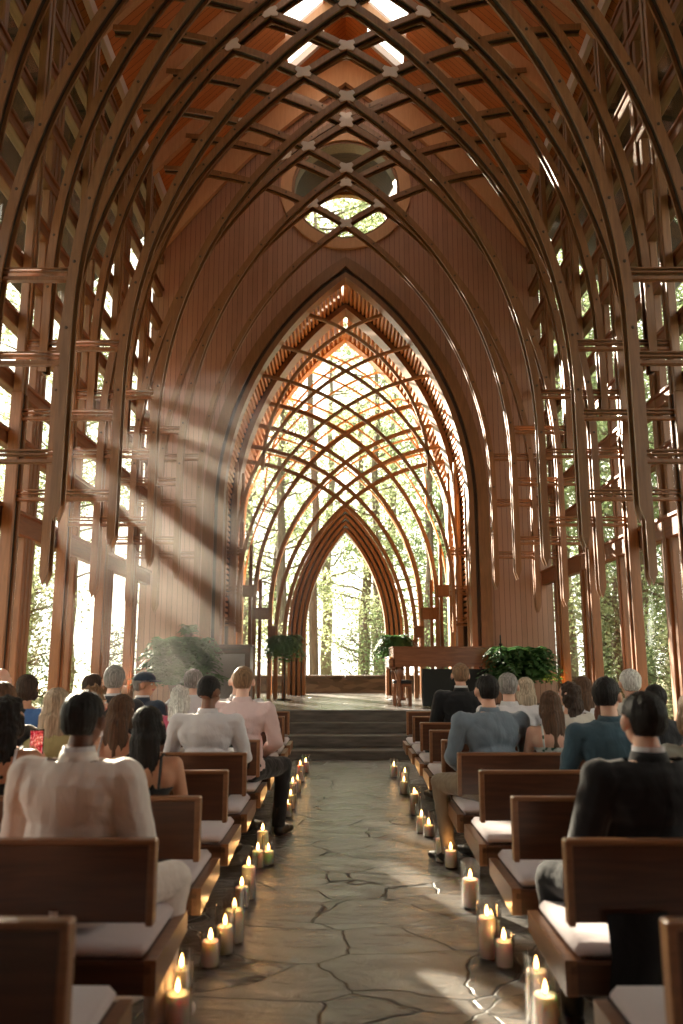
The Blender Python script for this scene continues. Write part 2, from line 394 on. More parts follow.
# gothic circle family
def arc(c, z0, R, zleg, xend=None, n=34, zmax=None):
    "left-hand rib: vertical leg at x=c-R from zleg to z0, then round (c,z0) until x=xend"
    xs = c - R; a1 = math.acos(max(-1, min(1, (xend - c) / R))) if xend is not None else math.pi / 2
    pts = [(xs, zleg)] if zleg < z0 else []
    for i in range(n + 1):
        a = math.pi + (a1 - math.pi) * i / n; pts.append((c + R * math.cos(a), z0 + R * math.sin(a)))
    return pts
def mir(pts): return [(-x, z) for x, z in pts]
def gothic(c, z0, R, zleg=STAGE, n=26):
    l = arc(c, z0, R, zleg, 0, n); return l + mir(l)[::-1][1:]

# altar wall boards with the gothic and the round opening cut out
CZ, CR = 11.57, 1.25
def op_z(x, R=6.36, c=3.72, z0=4.52):
    q = R * R - (abs(x) + c) ** 2
    return z0 + math.sqrt(q) if q > 0 else -9
b = MB(); W2 = 4.12; n = 160
def wall_top(x): return rz(x) + .05
for i in range(n):
    xa, xb = -W2 + 2 * W2 * i / n, -W2 + 2 * W2 * (i + 1) / n
    xm = (xa + xb) / 2
    half = 6.36 - 3.72
    lo_a, lo_b = (max(STAGE, op_z(xa)), max(STAGE, op_z(xb))) if abs(xm) < half else (STAGE, STAGE)
    if abs(xm) < CR:
        ca = math.sqrt(max(0, CR * CR - xa * xa)); cb = math.sqrt(max(0, CR * CR - xb * xb))
        for (za, zb, ya, yb) in ((lo_a, lo_b, CZ - ca, CZ - cb), (CZ + ca, CZ + cb, wall_top(xa), wall_top(xb))):
            b.prism([(xa, za), (xb, zb), (xb, yb), (xa, ya)], YW, YW + .14)
    else: b.prism([(xa, lo_a), (xb, lo_b), (xb, wall_top(xb)), (xa, wall_top(xa))], YW, YW + .14)
S('wall_altar', b, M['panel'])
b = MB(); b.box(-4.3, 4.3, -4.2, -4, 0, 15); b.box(-4.3, 4.3, -4.4, -4.2, 0, 15); S('wall_back', b, M['panel'])

# round window: deep boarded shaft, ring mouldings, glass at the far end
w = empty('window_1', (0, YW, CZ), kind='structure')
def ringy(b, r0, r1, y0, y1, seg=64):
    vs = []
    for k in range(seg):
        a = 2 * math.pi * k / seg; c, s_ = math.cos(a), math.sin(a)
        vs += [(r0 * c, y0, r0 * s_), (r1 * c, y0, r1 * s_), (r1 * c, y1, r1 * s_), (r0 * c, y1, r0 * s_)]
    fs = []
    for k in range(seg):
        o, p = 4 * k, 4 * ((k + 1) % seg)
        for j in range(4): fs.append((o + j, p + j, p + (j + 1) % 4, o + (j + 1) % 4))
    b.add(vs, fs)
b = MB(); ringy(b, 1.18, 1.42, -.07, .03); b.build('window_frame', M['rafter'], w)
b = MB(); ringy(b, 1.12, 1.24, -.02, .3); b.build('inner_frame', M['ring'], w)
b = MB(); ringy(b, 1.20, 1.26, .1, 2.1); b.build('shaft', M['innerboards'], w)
b = MB(); ringy(b, 1.13, 1.21, 1.98, 2.12); b.build('far_frame', M['slat'], w)
b = MB(); ringy(b, 0.001, 1.15, 2.03, 2.045, 48); b.build('glass_pane', M['glass'], w)

# ------------------------------------------------------------------ chancel: portal rings, slatted vault, lattice screens
def ring_obj(name, R0, R1, y0, y1, m, parent, zleg=STAGE, c=3.72, z0=4.52):
    mid = gothic(c, z0, (R0 + R1) / 2, zleg, 28); w = (R1 - R0) / 2
    b = MB(); b.sweep(mid, y0, y1, -w, w); return b.build(name, m, parent)
port = empty('trim_4', (0, 0, 0), kind='structure')
ring_obj('outer_moulding', 6.38, 6.60, YW - .10, YW + .16, M['ring'], port)
ring_obj('middle_moulding', 6.30, 6.39, YW - .04, YW + .2, M['ribcore'], port)
ring_obj('inner_moulding', 6.20, 6.31, YW - .07, YW + .25, M['ring'], port)
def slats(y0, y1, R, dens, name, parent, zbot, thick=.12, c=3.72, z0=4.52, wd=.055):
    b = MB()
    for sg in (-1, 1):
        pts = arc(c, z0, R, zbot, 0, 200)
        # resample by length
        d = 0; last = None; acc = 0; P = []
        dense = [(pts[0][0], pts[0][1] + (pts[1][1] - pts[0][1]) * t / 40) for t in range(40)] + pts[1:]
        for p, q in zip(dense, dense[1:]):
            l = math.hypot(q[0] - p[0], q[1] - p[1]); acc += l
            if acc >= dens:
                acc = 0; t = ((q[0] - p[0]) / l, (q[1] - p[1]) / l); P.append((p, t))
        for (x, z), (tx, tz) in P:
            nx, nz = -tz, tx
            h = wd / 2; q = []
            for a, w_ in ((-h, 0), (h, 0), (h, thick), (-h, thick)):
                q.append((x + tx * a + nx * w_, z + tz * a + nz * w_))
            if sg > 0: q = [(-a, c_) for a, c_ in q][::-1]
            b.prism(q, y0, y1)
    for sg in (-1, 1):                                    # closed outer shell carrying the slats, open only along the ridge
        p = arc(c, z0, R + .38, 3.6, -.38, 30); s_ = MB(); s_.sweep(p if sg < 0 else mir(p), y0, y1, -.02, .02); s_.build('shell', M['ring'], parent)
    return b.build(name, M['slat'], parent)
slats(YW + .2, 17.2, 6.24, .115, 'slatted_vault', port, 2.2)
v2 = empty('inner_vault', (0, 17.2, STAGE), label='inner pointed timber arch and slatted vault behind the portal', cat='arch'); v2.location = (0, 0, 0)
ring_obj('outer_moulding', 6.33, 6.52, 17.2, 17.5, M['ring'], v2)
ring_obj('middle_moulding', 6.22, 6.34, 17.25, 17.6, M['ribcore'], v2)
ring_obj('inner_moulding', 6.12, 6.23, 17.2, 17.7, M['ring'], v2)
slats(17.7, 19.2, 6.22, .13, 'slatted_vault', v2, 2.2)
ring_obj('rear_moulding', 6.2, 6.45, 19.2, 19.55, M['slat'], v2)

def rib(b, pts, y, w=.055, dep=.09, tip=True):
    "timber rib: two face plates either side of a recessed core"
    pl = dep * .36
    b.m = 0
    b.sweep(pts, y - dep, y - dep + pl, -w, w); b.sweep(pts, y + dep - pl, y + dep, -w, w)
    b.m = 1; b.sweep(pts, y - dep + pl, y + dep - pl, -w * .22, w * .22); b.m = 0
    if tip:
        x, z = pts[0]
        for ya, yb in ((y - dep, y - dep + pl), (y + dep - pl, y + dep)):
            b.prism([(x - w, z), (x - w, z - .05), (x - w * .1, z - .17), (x + w, z - .03), (x + w, z)][::-1], ya, yb)
LAT = {'A1': (1.88, 5.38, 3.63, 5.38, 1.03), 'A2': (2.42, 3.52, 4.71, 2.2, 1.59), 'A3': (2.65, 2.69, 4.85, 2.0, 2.02)}
LB = {'B1': (2.66, 2.71, 4.69, STAGE, 1.81), 'B2': (2.70, 2.46, 4.38, STAGE, 2.12), 'B3': (2.77, 2.02, 4.31, STAGE, 2.34), 'B4': (2.70, 1.90, 4.05, STAGE, 2.46)}
def screen(D, name, y, w, dep, label, blocks):
    t = empty(name, (0, 0, 0), label=label, cat='screen')
    for k, (c, z0, R, zl, xe) in D.items():
        pts = arc(c, z0, R, zl, xe, 30)
        for sg in (-1, 1):
            b = MB(); p = pts if sg < 0 else mir(pts)
            b.sweep(p, y - dep + sg * .004, y + dep + sg * .004, -w, w); b.sweep(p, y - dep * .5, y + dep * .5, -w * 1.6, w * 1.6)
            b.build('curved_rib', M['lattice'], t)
    for x0, x1, z in blocks:
        for sg in (-1, 1):
            b = MB(); a, c_ = sorted((sg * x0, sg * x1)); b.bev(a, c_, y - .09, y + .09, z - .12, z + .12, .01); b.bev(a - .03, c_ + .03, y - .1, y + .1, z + .1, z + .14, .006)
            b.build('spacer_block', M['mullion'], t)
    return t
screen(LAT, 'lattice_screen', YW + .42, .022, .05, 'front lattice of crossing curved ribs hung in the portal', [])
sc = screen(LB, 'lattice_screen', 17.85, .028, .06, 'rear lattice of crossing curved ribs reaching the stage floor',
       [(1.35, 1.54, 1.75), (1.54, 1.70, 2.05), (1.68, 2.03, 2.45), (2.03, 2.35, 2.95)])
for x, zt in ((2.35, 5.6), (2.12, 4.0), (1.9, 3.2)):
    for sg in (-1, 1):
        b = MB(); b.bev(sg * x - .035, sg * x + .035, 17.78, 17.92, STAGE, zt, .008); b.build('post', M['mullion'], sc)
# side posts with triple bars inside the portal
for sg, nm in ((-1, 'left'), (1, 'right')):
    t = empty('side_trellis', (sg * 2.3, 16.6, STAGE), label='tall timber trellis of posts and triple bars on the %s inside the portal' % nm, cat='trellis'); t.location = (0, 0, 0)
    for x, y, zt in ((2.50, 16.4, 5.0), (2.32, 16.6, 5.6), (2.2, 16.8, 5.4), (2.44, 17.1, 5)):
        b = MB(); b.bev(sg * x - .03, sg * x + .03, y - .05, y + .05, STAGE, zt, .008); b.build('post', M['lattice'], t)
    for z in (1.5, 2.15, 2.8, 3.6):
        for dz in (0, .07, .14):
            b = MB(); xa, xb = sorted((sg * 2.15, sg * 2.62)); b.bev(xa, xb, 16.45, 16.53, z + dz - .02, z + dz + .02, .006); b.build('cross_bar', M['lattice'], t)
# end glazing with its own pale mullions
w2 = empty('window_2', (0, 19.65, 0), kind='structure')
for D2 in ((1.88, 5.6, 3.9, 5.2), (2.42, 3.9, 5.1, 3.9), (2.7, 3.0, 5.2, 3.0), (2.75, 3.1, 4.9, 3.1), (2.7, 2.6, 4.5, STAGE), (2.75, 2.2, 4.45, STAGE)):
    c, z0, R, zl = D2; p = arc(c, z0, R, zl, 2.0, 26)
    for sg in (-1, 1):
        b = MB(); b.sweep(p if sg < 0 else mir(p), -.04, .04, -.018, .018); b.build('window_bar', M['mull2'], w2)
# small inner arch of four nested boards
sa = empty('inner_arch', (0, 19.4, STAGE), label='small pointed archway of nested dark boards at the back of the stage', cat='arch'); sa.location = (0, 0, 0)
for i, (r, m_) in enumerate(((4.32, 'ring'), (4.245, 'ribcore'), (4.20, 'ring'), (4.125, 'ribcore'), (4.08, 'ring'), (4.005, 'ribcore'), (3.97, 'ring'))):
    wdt = .036 if i % 2 == 0 else .028
    ring_obj('board', r - wdt, r + wdt, 19.36 + .12 * (i % 2), 19.75, M[m_], sa, c=2.97, z0=1.97)
for sg in (-1, 1):
    for x in (1.62, 1.86, 2.2, 2.6):
        b = MB(); b.bev(sg * x - .04, sg * x + .04, 19.5, 19.62, STAGE, {1.62: 3.2, 1.86: 4, 2.2: 4.6, 2.6: 5}[x], .008); b.build('jamb_post', M['mullion'], w2)

# ------------------------------------------------------------------ nave frames
FP = (3.72, 4.52, 6.38); FQ = (3.72, 4.52, 7.10); FR = (3.62, 5.80, 7.18)
def hit(f, g):
    "x,z where left rib f meets right rib g (mirror)"
    lo, hi = -3.5, 3.5; best = None
    for i in range(1400):
        x = -3.4 + 6.8 * i / 1400
        q1 = f[2] ** 2 - (x - f[0]) ** 2; q2 = g[2] ** 2 - (x + g[0]) ** 2
        if q1 < 0 or q2 < 0: continue
        d = abs(math.sqrt(q1) + f[1] - math.sqrt(q2) - g[1])
        if best is None or d < best[0]: best = (d, x, math.sqrt(q1) + f[1])
    return best[1], best[2]
def make_frame():
    t = empty('arched_frame', (0, 0, 0), cat='arch', group='arched frames along the nave')
    for f, zl, xe, nm in ((FP, 2.85, 3.55, 'inner_rib'), (FQ, 2.43, 3.15, 'middle_rib'), (FR, 4.75, 2.15, 'outer_rib')):
        pts = arc(f[0], f[1], f[2], zl, xe, 44)
        for sg in (-1, 1):
            b = MB(); p = pts if sg < 0 else mir(pts)
            rib(b, p, sg * .003, .046, .08, tip=nm != 'outer_rib')
            b.m = 2                                             # bolt heads
            acc = 0
            for (x0, z0_), (x1, z1_) in zip(p, p[1:]):
                acc += math.hypot(x1 - x0, z1_ - z0_)
                if acc > .62: acc = 0; b.ell((x1, -.082, z1_), (.018, .012, .018), seg=8, rings=4)
            b.m = 0
            b.build(nm, [M['rib'], M['ribcore'], M['bolt']], t)
    for sg in (-1, 1):
        b = MB(); x = sg * 3.82
        b.bev(x - .065, x + .065, -.10, -.05, 0, 4.5, .008); b.bev(x - .065, x + .065, .05, .10, 0, 4.5, .008); b.m = 1; b.bev(x - .04, x + .04, -.05, .05, 0, 4.5, .005)
        b.build('column', [M['column'], M['ribcore']], t)
        b = MB(); b.bev(x - .05, x + .05, -.09, -.03, 4.5, 11, .008); b.bev(x - .05, x + .05, .03, .09, 4.5, 11, .008); b.build('upper_post', M['rib'], t)
        for z in (3.25, 4.2, 5.05):
            def xo(f): return f[0] - (f[2] if z < f[1] else math.sqrt(f[2] ** 2 - (z - f[1]) ** 2))
            xp, xq, xc = xo(FP), xo(FQ), -3.78
            for a, c_ in ((xc, xq), (xq, xp)):
                b = MB(); xa, xb = sorted((-sg * a, -sg * c_))
                for dz, h in ((.0, .024), (.06, .012), (.10, .012)): b.bev(xa, xb, -.035, .035, z + dz - h, z + dz + h * .6, .005)
                b.build('spacer_block', M['column'], t)
    for f in (FP, FQ, FR):
        for g in (FP, FQ, FR):
            if f is FR and g is FR: pass
            x, z = hit(f, g)
            if z > rz(x) - .1: continue
            for y0, y1 in ((-.098, -.083), (.083, .098)):
                b = MB()
                for n_, (ff, s_) in enumerate(((f, 1), (g, -1))):
                    cx = ff[0] * s_; tx, tz = (z - ff[1]), -(x - cx); l = math.hypot(tx, tz); tx, tz = tx / l, tz / l
                    nx, nz = -tz, tx; L_ = .13; q = []
                    for a, w_ in ((-L_, -.025), (-L_ * .4, -.055), (L_ * .4, -.055), (L_, -.025), (L_, .025), (L_ * .4, .055), (-L_ * .4, .055), (-L_, .025)):
                        q.append((x + tx * a + nx * w_, z + tz * a + nz * w_))
                    b.prism(q, y0 - .001 * n_, y1 + .001 * n_)
                b.build('joint_plate', M['plate'], t)
    return t
fr = make_frame()
words_ = ['nearest the boarded altar wall', 'second out from the altar wall', 'third out from the altar wall', 'fourth out from the altar wall', 'nearest the camera, highest overhead']
for k in range(1, 6):
    o = fr if k == 1 else copy_tree(fr)
    o.location = (0, YW - BAY * k, 0); o['label'] = 'bronze timber frame of crossing pointed ribs, ' + words_[k - 1]
    for ch in o.children:          # the stage raises the foot of the last frame's columns
        pass

# low wall outside and uplights
b = MB(); b.box(-6, 6, 21.2, 21.6, -.3, 1.0)
for i in range(24): x = -6 + .5 * i; b.bev(x, x + .49, 21.15, 21.65, 1.0, 1.06, .01)
tag(b.build('garden_wall', M['rubble']), 'low rough stone wall outside behind the small archway', 'wall')
def uplight():
    t = empty('uplight', (0, 0, 0), cat='lamp', group='uplights at the column feet')
    b = MB(); b.lathe([(0.001, .0), (.07, .0), (.08, .02), (.08, .1), (.07, .11), (.065, .09), (.001, .09)]); b.build('housing', M['black'], t, True)
    b = MB(); b.lathe([(.001, .095), (.06, .095), (.062, .092)]); b.build('lens', M['lampglow'], t, True)
    l = bpy.data.lights.new('uplight_lamp', 'SPOT'); l.energy = 80; l.color = (1, .42, .12); l.spot_size = rad(95); l.spot_blend = .9; l.shadow_soft_size = .05
    o = bpy.data.objects.new('uplight_lamp', l); COL.objects.link(o); o.parent = t; o.location = (0, 0, .13); o.rotation_euler = (rad(172), 0, 0)
    return t
ul = uplight(); first = True
nth = ['nearest the altar wall', 'second from the altar wall', 'third from the altar wall', 'fourth from the altar wall', 'fifth from the altar wall']
for k in range(1, 5):
    for sg in (-1, 1):
        o = ul if first else copy_tree(ul); first = False
        y = YW - BAY * k; o.location = (sg * 3.6, y - .18, STAGE if y > 13.7 else 0)
        o['label'] = 'small floor uplight at the foot of the %s column %s' % ('left' if sg < 0 else 'right', nth[k - 1])

# ------------------------------------------------------------------ pews
def PB(k): return 2.09 + .89 * k
def make_pew(sg):
    "origin at the aisle end, back plane at y=0"
    t = empty('pew', (0, 0, 0))
    L_ = 2.75; X = lambda a, b_: tuple(sorted((sg * a, sg * b_)))
    x0, x1 = X(0, L_)
    b = MB(); b.bev(x0, x1, -.022, .018, .56, .82, .006); b.m = 1; b.bev(x0 - .004, x1 + .004, -.028, .024, .812, .832, .005)
    xa, xb = X(-.006, .02); b.bev(xa, xb, -.028, .024, .55, .83, .004); b.build('backrest', [M['pew'], M['pewtop']], t)
    b = MB(); b.bev(x0, x1, .03, .60, .37, .42, .008)
    q = [(.03, .31), (.60, .345), (.60, .425), (.03, .425)]
    xa, xb = X(-.012, .03); vs = [(x_, y_, z_) for x_ in (xa, xb) for y_, z_ in q]
    b.m = 1; b.add(vs, [(3, 2, 1, 0), (4, 5, 6, 7)] + [(i, (i + 1) % 4, 4 + (i + 1) % 4, 4 + i) for i in range(4)]); b.m = 0
    b.bev(x0, x1, .57, .60, .34, .42, .006); b.bev(x0, x1, .03, .055, .31, .41, .006)
    b.build('seat', [M['pew'], M['pewtop']], t)
    b = MB(); xa, xb = X(.03, L_ - .02); b.bev(xa, xb, .05, .59, .42, .475, .022); b.build('cushion', M['cushion'], t, True)
    for px in (.35, 1.4, 2.4):
        b = MB(); xa, xb = X(px, px + .06); b.bev(xa, xb, .1, .5, 0, .37, .008); b.bev(xa, xb, .0, .1, .28, .6, .006); b.build('support', M['pew'], t)
    b = MB(); xa, xb = X(.78, .92); b.bev(xa, xb, -.05, -.022, .70, .72, .004); b.bev(xa + .04, xb - .04, -.05, -.022, .60, .70, .004); b.build('card_rack', M['pewtop'], t)
    return t
rowname = ['nearest row to the camera', 'second row from the camera', 'third row from the camera', 'fourth row from the camera', 'fifth row from the camera',
           'fifth row from the stage', 'fourth row from the stage', 'third row from the stage', 'second row from the stage', 'front row nearest the stage steps']
for sg, side in ((-1, 'left'), (1, 'right')):
    p0 = make_pew(sg)
    for k in range(10):
        o = p0 if k == 0 else copy_tree(p0)
        o.location = (sg * .72, PB(k), 0)
        tag(o, 'oak pew with pale seat cushion %s of the aisle, %s' % (side, rowname[k]), 'pew', 'oak pews %s of the aisle' % side)

# ------------------------------------------------------------------ candles
def make_candle(h, gh, r):
    t = empty('pillar_candle', (0, 0, 0))
    b = MB(); rc = r * .82; b.lathe([(.0005, .006), (rc * .96, .006), (rc, .012), (rc, h - .004), (rc * .95, h), (rc * .55, h - .006), (.0005, h - .010)], seg=24); b.build('wax', M['wax'], t, True)
    b = MB(); b.tube([(0, 0, h - .012), (.001, 0, h + .006), (.003, 0, h + .012)], [.0012, .0012, .001], 6); b.build('wick', M['wick'], t)
    b = MB(); b.lathe([(.0005, h + .002), (.007, h + .008), (.0105, h + .018), (.009, h + .031), (.005, h + .044), (.0005, h + .056)], seg=12); b.build('flame', M['flame'], t, True)
    l = bpy.data.lights.new('flame_light', 'POINT'); l.energy = .55; l.color = (1, .50, .18); l.shadow_soft_size = .012
    lo = bpy.data.objects.new('flame_light', l); COL.objects.link(lo); lo.parent = t; lo.location = (0, 0, h + .05)
    return t
def make_glass(gh, r):
    b = MB(); b.lathe([(.0005, 0), (r, 0), (r, gh), (r - .0035, gh), (r - .0035, .005), (.0005, .005)], seg=32)
    o = b.build('glass_cylinder', M['candleglass'], None, True); return o
CK = {'tall': (.19, .26, .052), 'mid': (.13, .235, .052), 'low': (.09, .20, .05), 'short': (.115, .15, .05), 'big': (.16, .27, .058)}
cp = {k: (make_candle(*v), make_glass(v[1], v[2])) for k, v in CK.items()}; usedk = set()
def candle(x, y, kind, where):
    a, g = cp[kind]
    if kind in usedk: a = copy_tree(a); g = copy_tree(g)
    usedk.add(kind)
    a.location = (x, y, .0052); g.location = (x, y, 0)
    a.rotation_euler.z = g.rotation_euler.z = R_.uniform(0, 6)
    tag(a, 'lit white pillar candle ' + where, 'candle', 'lit candles along the aisle'); tag(g, 'glass cylinder round candle ' + where, 'candle holder', 'candle glasses along the aisle')
sizes = {'tall': 'tall', 'mid': 'medium', 'low': 'low', 'short': 'squat', 'big': 'large'}
CAN = {
 'left': [(-.71, 3.43, 'big', 'at the bottom edge of the photo'), (-.73, 3.60, 'tall', 'just behind the nearest one'),
          (-.70, 4.17, 'short', 'at the front of the nearest trio'), (-.655, 4.34, 'mid', 'in the middle of the nearest trio'), (-.63, 4.5, 'big', 'at the back of the nearest trio'),
          (-.665, 5.10, 'short', 'in front in the second cluster'), (-.645, 5.27, 'tall', 'behind in the second cluster'),
          (-.665, 6.02, 'short', 'in front in the third cluster'), (-.60, 6.12, 'low', 'beside the aisle in the third cluster'), (-.66, 6.3, 'tall', 'behind in the third cluster'),
          (-.62, 7.1, 'mid', 'standing alone past the third cluster'), (-.585, 7.9, 'short', 'starting the far row'), (-.58, 8.3, 'mid', 'second in the far row'),
          (-.585, 8.7, 'tall', 'third in the far row'), (-.57, 9.3, 'mid', 'fourth in the far row'), (-.58, 10.1, 'tall', 'fifth in the far row'), (-.55, 10.9, 'mid', 'last before the steps')],
 'right': [(.73, 3.42, 'big', 'at the bottom edge of the photo'), (.735, 3.58, 'tall', 'just behind the nearest one'),
          (.715, 4.17, 'short', 'at the front of the nearest trio'), (.655, 4.28, 'tall', 'at the back of the nearest trio'), (.70, 4.42, 'mid', 'half hidden in the nearest trio'),
          (.70, 5.10, 'big', 'standing alone after the nearest trio'), (.705, 6.03, 'short', 'in front of the pair by the khaki trousers'), (.665, 6.2, 'big', 'behind in the pair by the khaki trousers'),
          (.61, 7.2, 'mid', 'past the khaki trousers'), (.655, 7.05, 'low', 'low beside the pew past the khaki trousers'), (.62, 8.0, 'tall', 'starting the far row'), (.66, 8.2, 'mid', 'second in the far row'),
          (.61, 9.2, 'mid', 'third in the far row'), (.64, 9.45, 'tall', 'fourth in the far row'), (.58, 10.5, 'mid', 'last before the steps')]}
for side, lst in CAN.items():
    for x, y, k, wh in lst: candle(x, y, k, side + ' of aisle, ' + wh)

# ------------------------------------------------------------------ stage furniture
# grand piano seen along its straight side
t = empty('grand_piano', (1.85, 14.7, STAGE), label='brown grand piano with closed lid on the right of the stage', cat='piano')
def outline(x):
    return None
b = MB(); pts = [(-1.0, 0), (.9, 0), (1.0, .15), (.98, .6), (.75, .95), (.35, 1.0), (.05, .98), (-.25, 1.2), (-.6, 1.42), (-1.0, 1.45)]
def slab(b, pts, z0, z1):
    n_ = len(pts); b.add([(x, y, z0) for x, y in pts] + [(x, y, z1) for x, y in pts], [tuple(range(n_ - 1, -1, -1)), tuple(range(n_, 2 * n_))] + [(i, (i + 1) % n_, n_ + (i + 1) % n_, n_ + i) for i in range(n_)])
slab(b, pts, .70, 1.03); b.build('case', M['piano'], t)
b = MB(); slab(b, [(x * 1.015, y * 1.01 - .01) for x, y in pts], 1.034, 1.062); b.build('lid', M['piano'], t)
b = MB(); b.bev(-1.08, -.94, .0, 1.4, .66, .86, .03); b.build('key_bed', M['piano'], t)
b = MB(); b.bev(-1.075, -.99, .12, 1.3, .862, .878, .004); b.build('keyboard', M['wax'], t)
for x, y in ((-.90, .1), (-.9, 1.25), (.8, .35)):
    b = MB(); b.lathe([(.001, .0), (.04, .0), (.045, .03), (.028, .06), (.032, .2), (.045, .45), (.07, .58), (.075, .62), (.055, .66), (.06, .70), (.001, .70)], (x, y, 0), 14); b.build('leg', M['piano'], t, True)
b = MB(); b.bev(-.82, -.78, .6, .64, .1, .7, .004); b.bev(-.82, -.78, .8, .84, .1, .7, .004); b.bev(-.84, -.74, .56, .88, .08, .14, .008); b.build('pedal_lyre', M['piano'], t)
t = empty('piano_bench', (1.12, 14.95, STAGE), label='small dark piano bench beneath the left end of the piano', cat='bench'); t.location = (1.02, 15.0, STAGE)
b = MB(); b.bev(-.17, .17, -.2, .2, .40, .46, .015); b.build('seat', M['black'], t)
b = MB(); b.bev(-.16, .16, -.19, .19, .34, .40, .005); b.build('apron', M['piano'], t)
for sx in (-1, 1):
    for sy in (-1, 1):
        b = MB(); b.bev(sx * .145 - .018, sx * .145 + .018, sy * .17 - .018, sy * .17 + .018, 0, .34, .004); b.build('leg', M['piano'], t)
t = empty('stage_speaker', (1.95, 14.5, STAGE), label='large black cloth covered box standing under the piano', cat='speaker')
b = MB(); b.bev(-.60, .56, -.12, .12, 0.02, .665, .01); b.build('cabinet', M['blackcloth'], t)
b = MB(); b.bev(-.56, .52, -.135, -.12, .06, .63, .004); b.build('grille', M['blackcloth'], t)
for sx in (-1, 1):
    b = MB(); b.bev(sx * .42 - .03, sx * .42 + .03, -.1, .1, 0, .02, .003); b.build('foot', M['black'], t)
# organ case with grey cloth panels
t = empty('organ_case', (-2.42, 14.9, STAGE), label='wooden case with grey cloth panels on the left of the stage', cat='cabinet')
b = MB(); b.bev(-.74, .66, .0, .5, 0, .1, .01); b.bev(-.74, .66, 0, .5, .93, 1.06, .01); b.bev(-.78, .70, -.04, .54, 1.06, 1.10, .01)
for x in (-.74, -.2, .56): b.bev(x, x + .1, 0, .5, .1, .93, .006)
b.build('frame', M['pew'], t)
b = MB(); b.box(-.64, -.2, .03, .05, .1, .93); b.box(-.1, .56, .03, .05, .1, .93); b.build('cloth_panel', M['grille'], t)
b = MB(); b.bev(-.5, .5, -.045, -.04, 1.0, 1.015, .002); b.build('metal_strip', M['black'], t)

# ferns
def fern_mesh(b, n, R0, H, droop, seed):
    r = random.Random(seed)
    for i in range(n):
        a = r.uniform(0, 2 * math.pi); up = r.uniform(.15, 1.0); L_ = R0 * r.uniform(.7, 1.15)
        dx, dy = math.cos(a), math.sin(a); P = []
        for j in range(11):
            t_ = j / 10; rr = L_ * t_ * (1 - .25 * up * t_); z = H * up * math.sin(t_ * 2.0) - droop * (1 - up * .6) * t_ * t_
            P.append(Vector((dx * rr, dy * rr, z)))
        for j in range(1, 11):
            c = P[j]; tt = (P[j] - P[j - 1]).normalized(); sd = Vector((-dy, dx, 0)); w = R0 * .20 * math.sin(min(1, j / 10 + .12) * math.pi * .92) + .01
            for s_ in (-1, 1):
                tip = c + sd * s_ * w + tt * w * .5 + Vector((0, 0, -w * .35)); a_ = c - tt * .004 * (R0 * 10); b_ = c + tt * .009 * (R0 * 6)
                o = len(b.v); b.v += [tuple(a_), tuple(b_), tuple(tip + tt * .008), tuple(tip)]; b.f.append((o, o + 1, o + 2, o + 3)); b.mi.append(0)
def fern(x, y, z, R0, H, droop, n, label, stand=0, potr=.13, group=None):
    t = empty('potted_fern', (x, y, z), label=label, cat='plant', group=group)
    b = MB(); fern_mesh(b, n, R0, H, droop, int(x * 100 + 999)); b.build('fronds', M['fern'], t, loc=(0, 0, stand + .2))
    b = MB(); b.lathe([(.001, 0), (potr * .75, 0), (potr, .19), (potr * 1.08, .2), (potr * 1.08, .22), (potr * .92, .22), (potr * .9, .18), (.001, .18)], (0, 0, stand), 18); b.build('pot', M['bark'], t, True)
    if stand:
        b = MB(); b.lathe([(.001, 0), (.15, 0), (.15, .02), (.02, .04), (.015, stand - .05), (.12, stand - .02), (.12, stand), (.001, stand)], (0, 0, 0), 16); b.build('stand', M['ribcore'], t, True)
fern(-1.28, 17.0, STAGE, .52, .30, .42, 170, 'bushy fern on a tall thin stand left of the small archway', .93, group='ferns on tall stands')
fern(1.02, 17.0, STAGE, .52, .30, .42, 170, 'bushy fern on a tall thin stand right of the small archway', .93, group='ferns on tall stands')
fern(3.05, 14.2, STAGE, .72, .62, .15, 300, 'large dark fern on the stage right of the piano', .28, .18)
fern(-2.85, 13.95, STAGE, .80, .85, .1, 300, 'large fern in hazy light in front of the organ case', .18, .18)
fern(-2.95, 15.15, STAGE + 1.10, .24, .2, .08, 60, 'small leafy plant standing on top of the organ case', 0, .07)
# slim metal stand (candelabrum) beside the fern on the right
t = empty('candle_stand', (2.66, 14.0, STAGE), label='slim black metal candle stand between piano and big fern', cat='candle stand')
b = MB(); b.lathe([(.001, 0), (.11, 0), (.11, .015), (.012, .03), (.009, 1.05), (.035, 1.08), (.035, 1.10), (.001, 1.10)], seg=14); b.build('pole', M['black'], t, True)
b = MB(); b.lathe([(.001, 1.10), (.014, 1.10), (.014, 1.24), (.001, 1.25)], seg=10); b.build('taper_candle', M['black'], t, True)

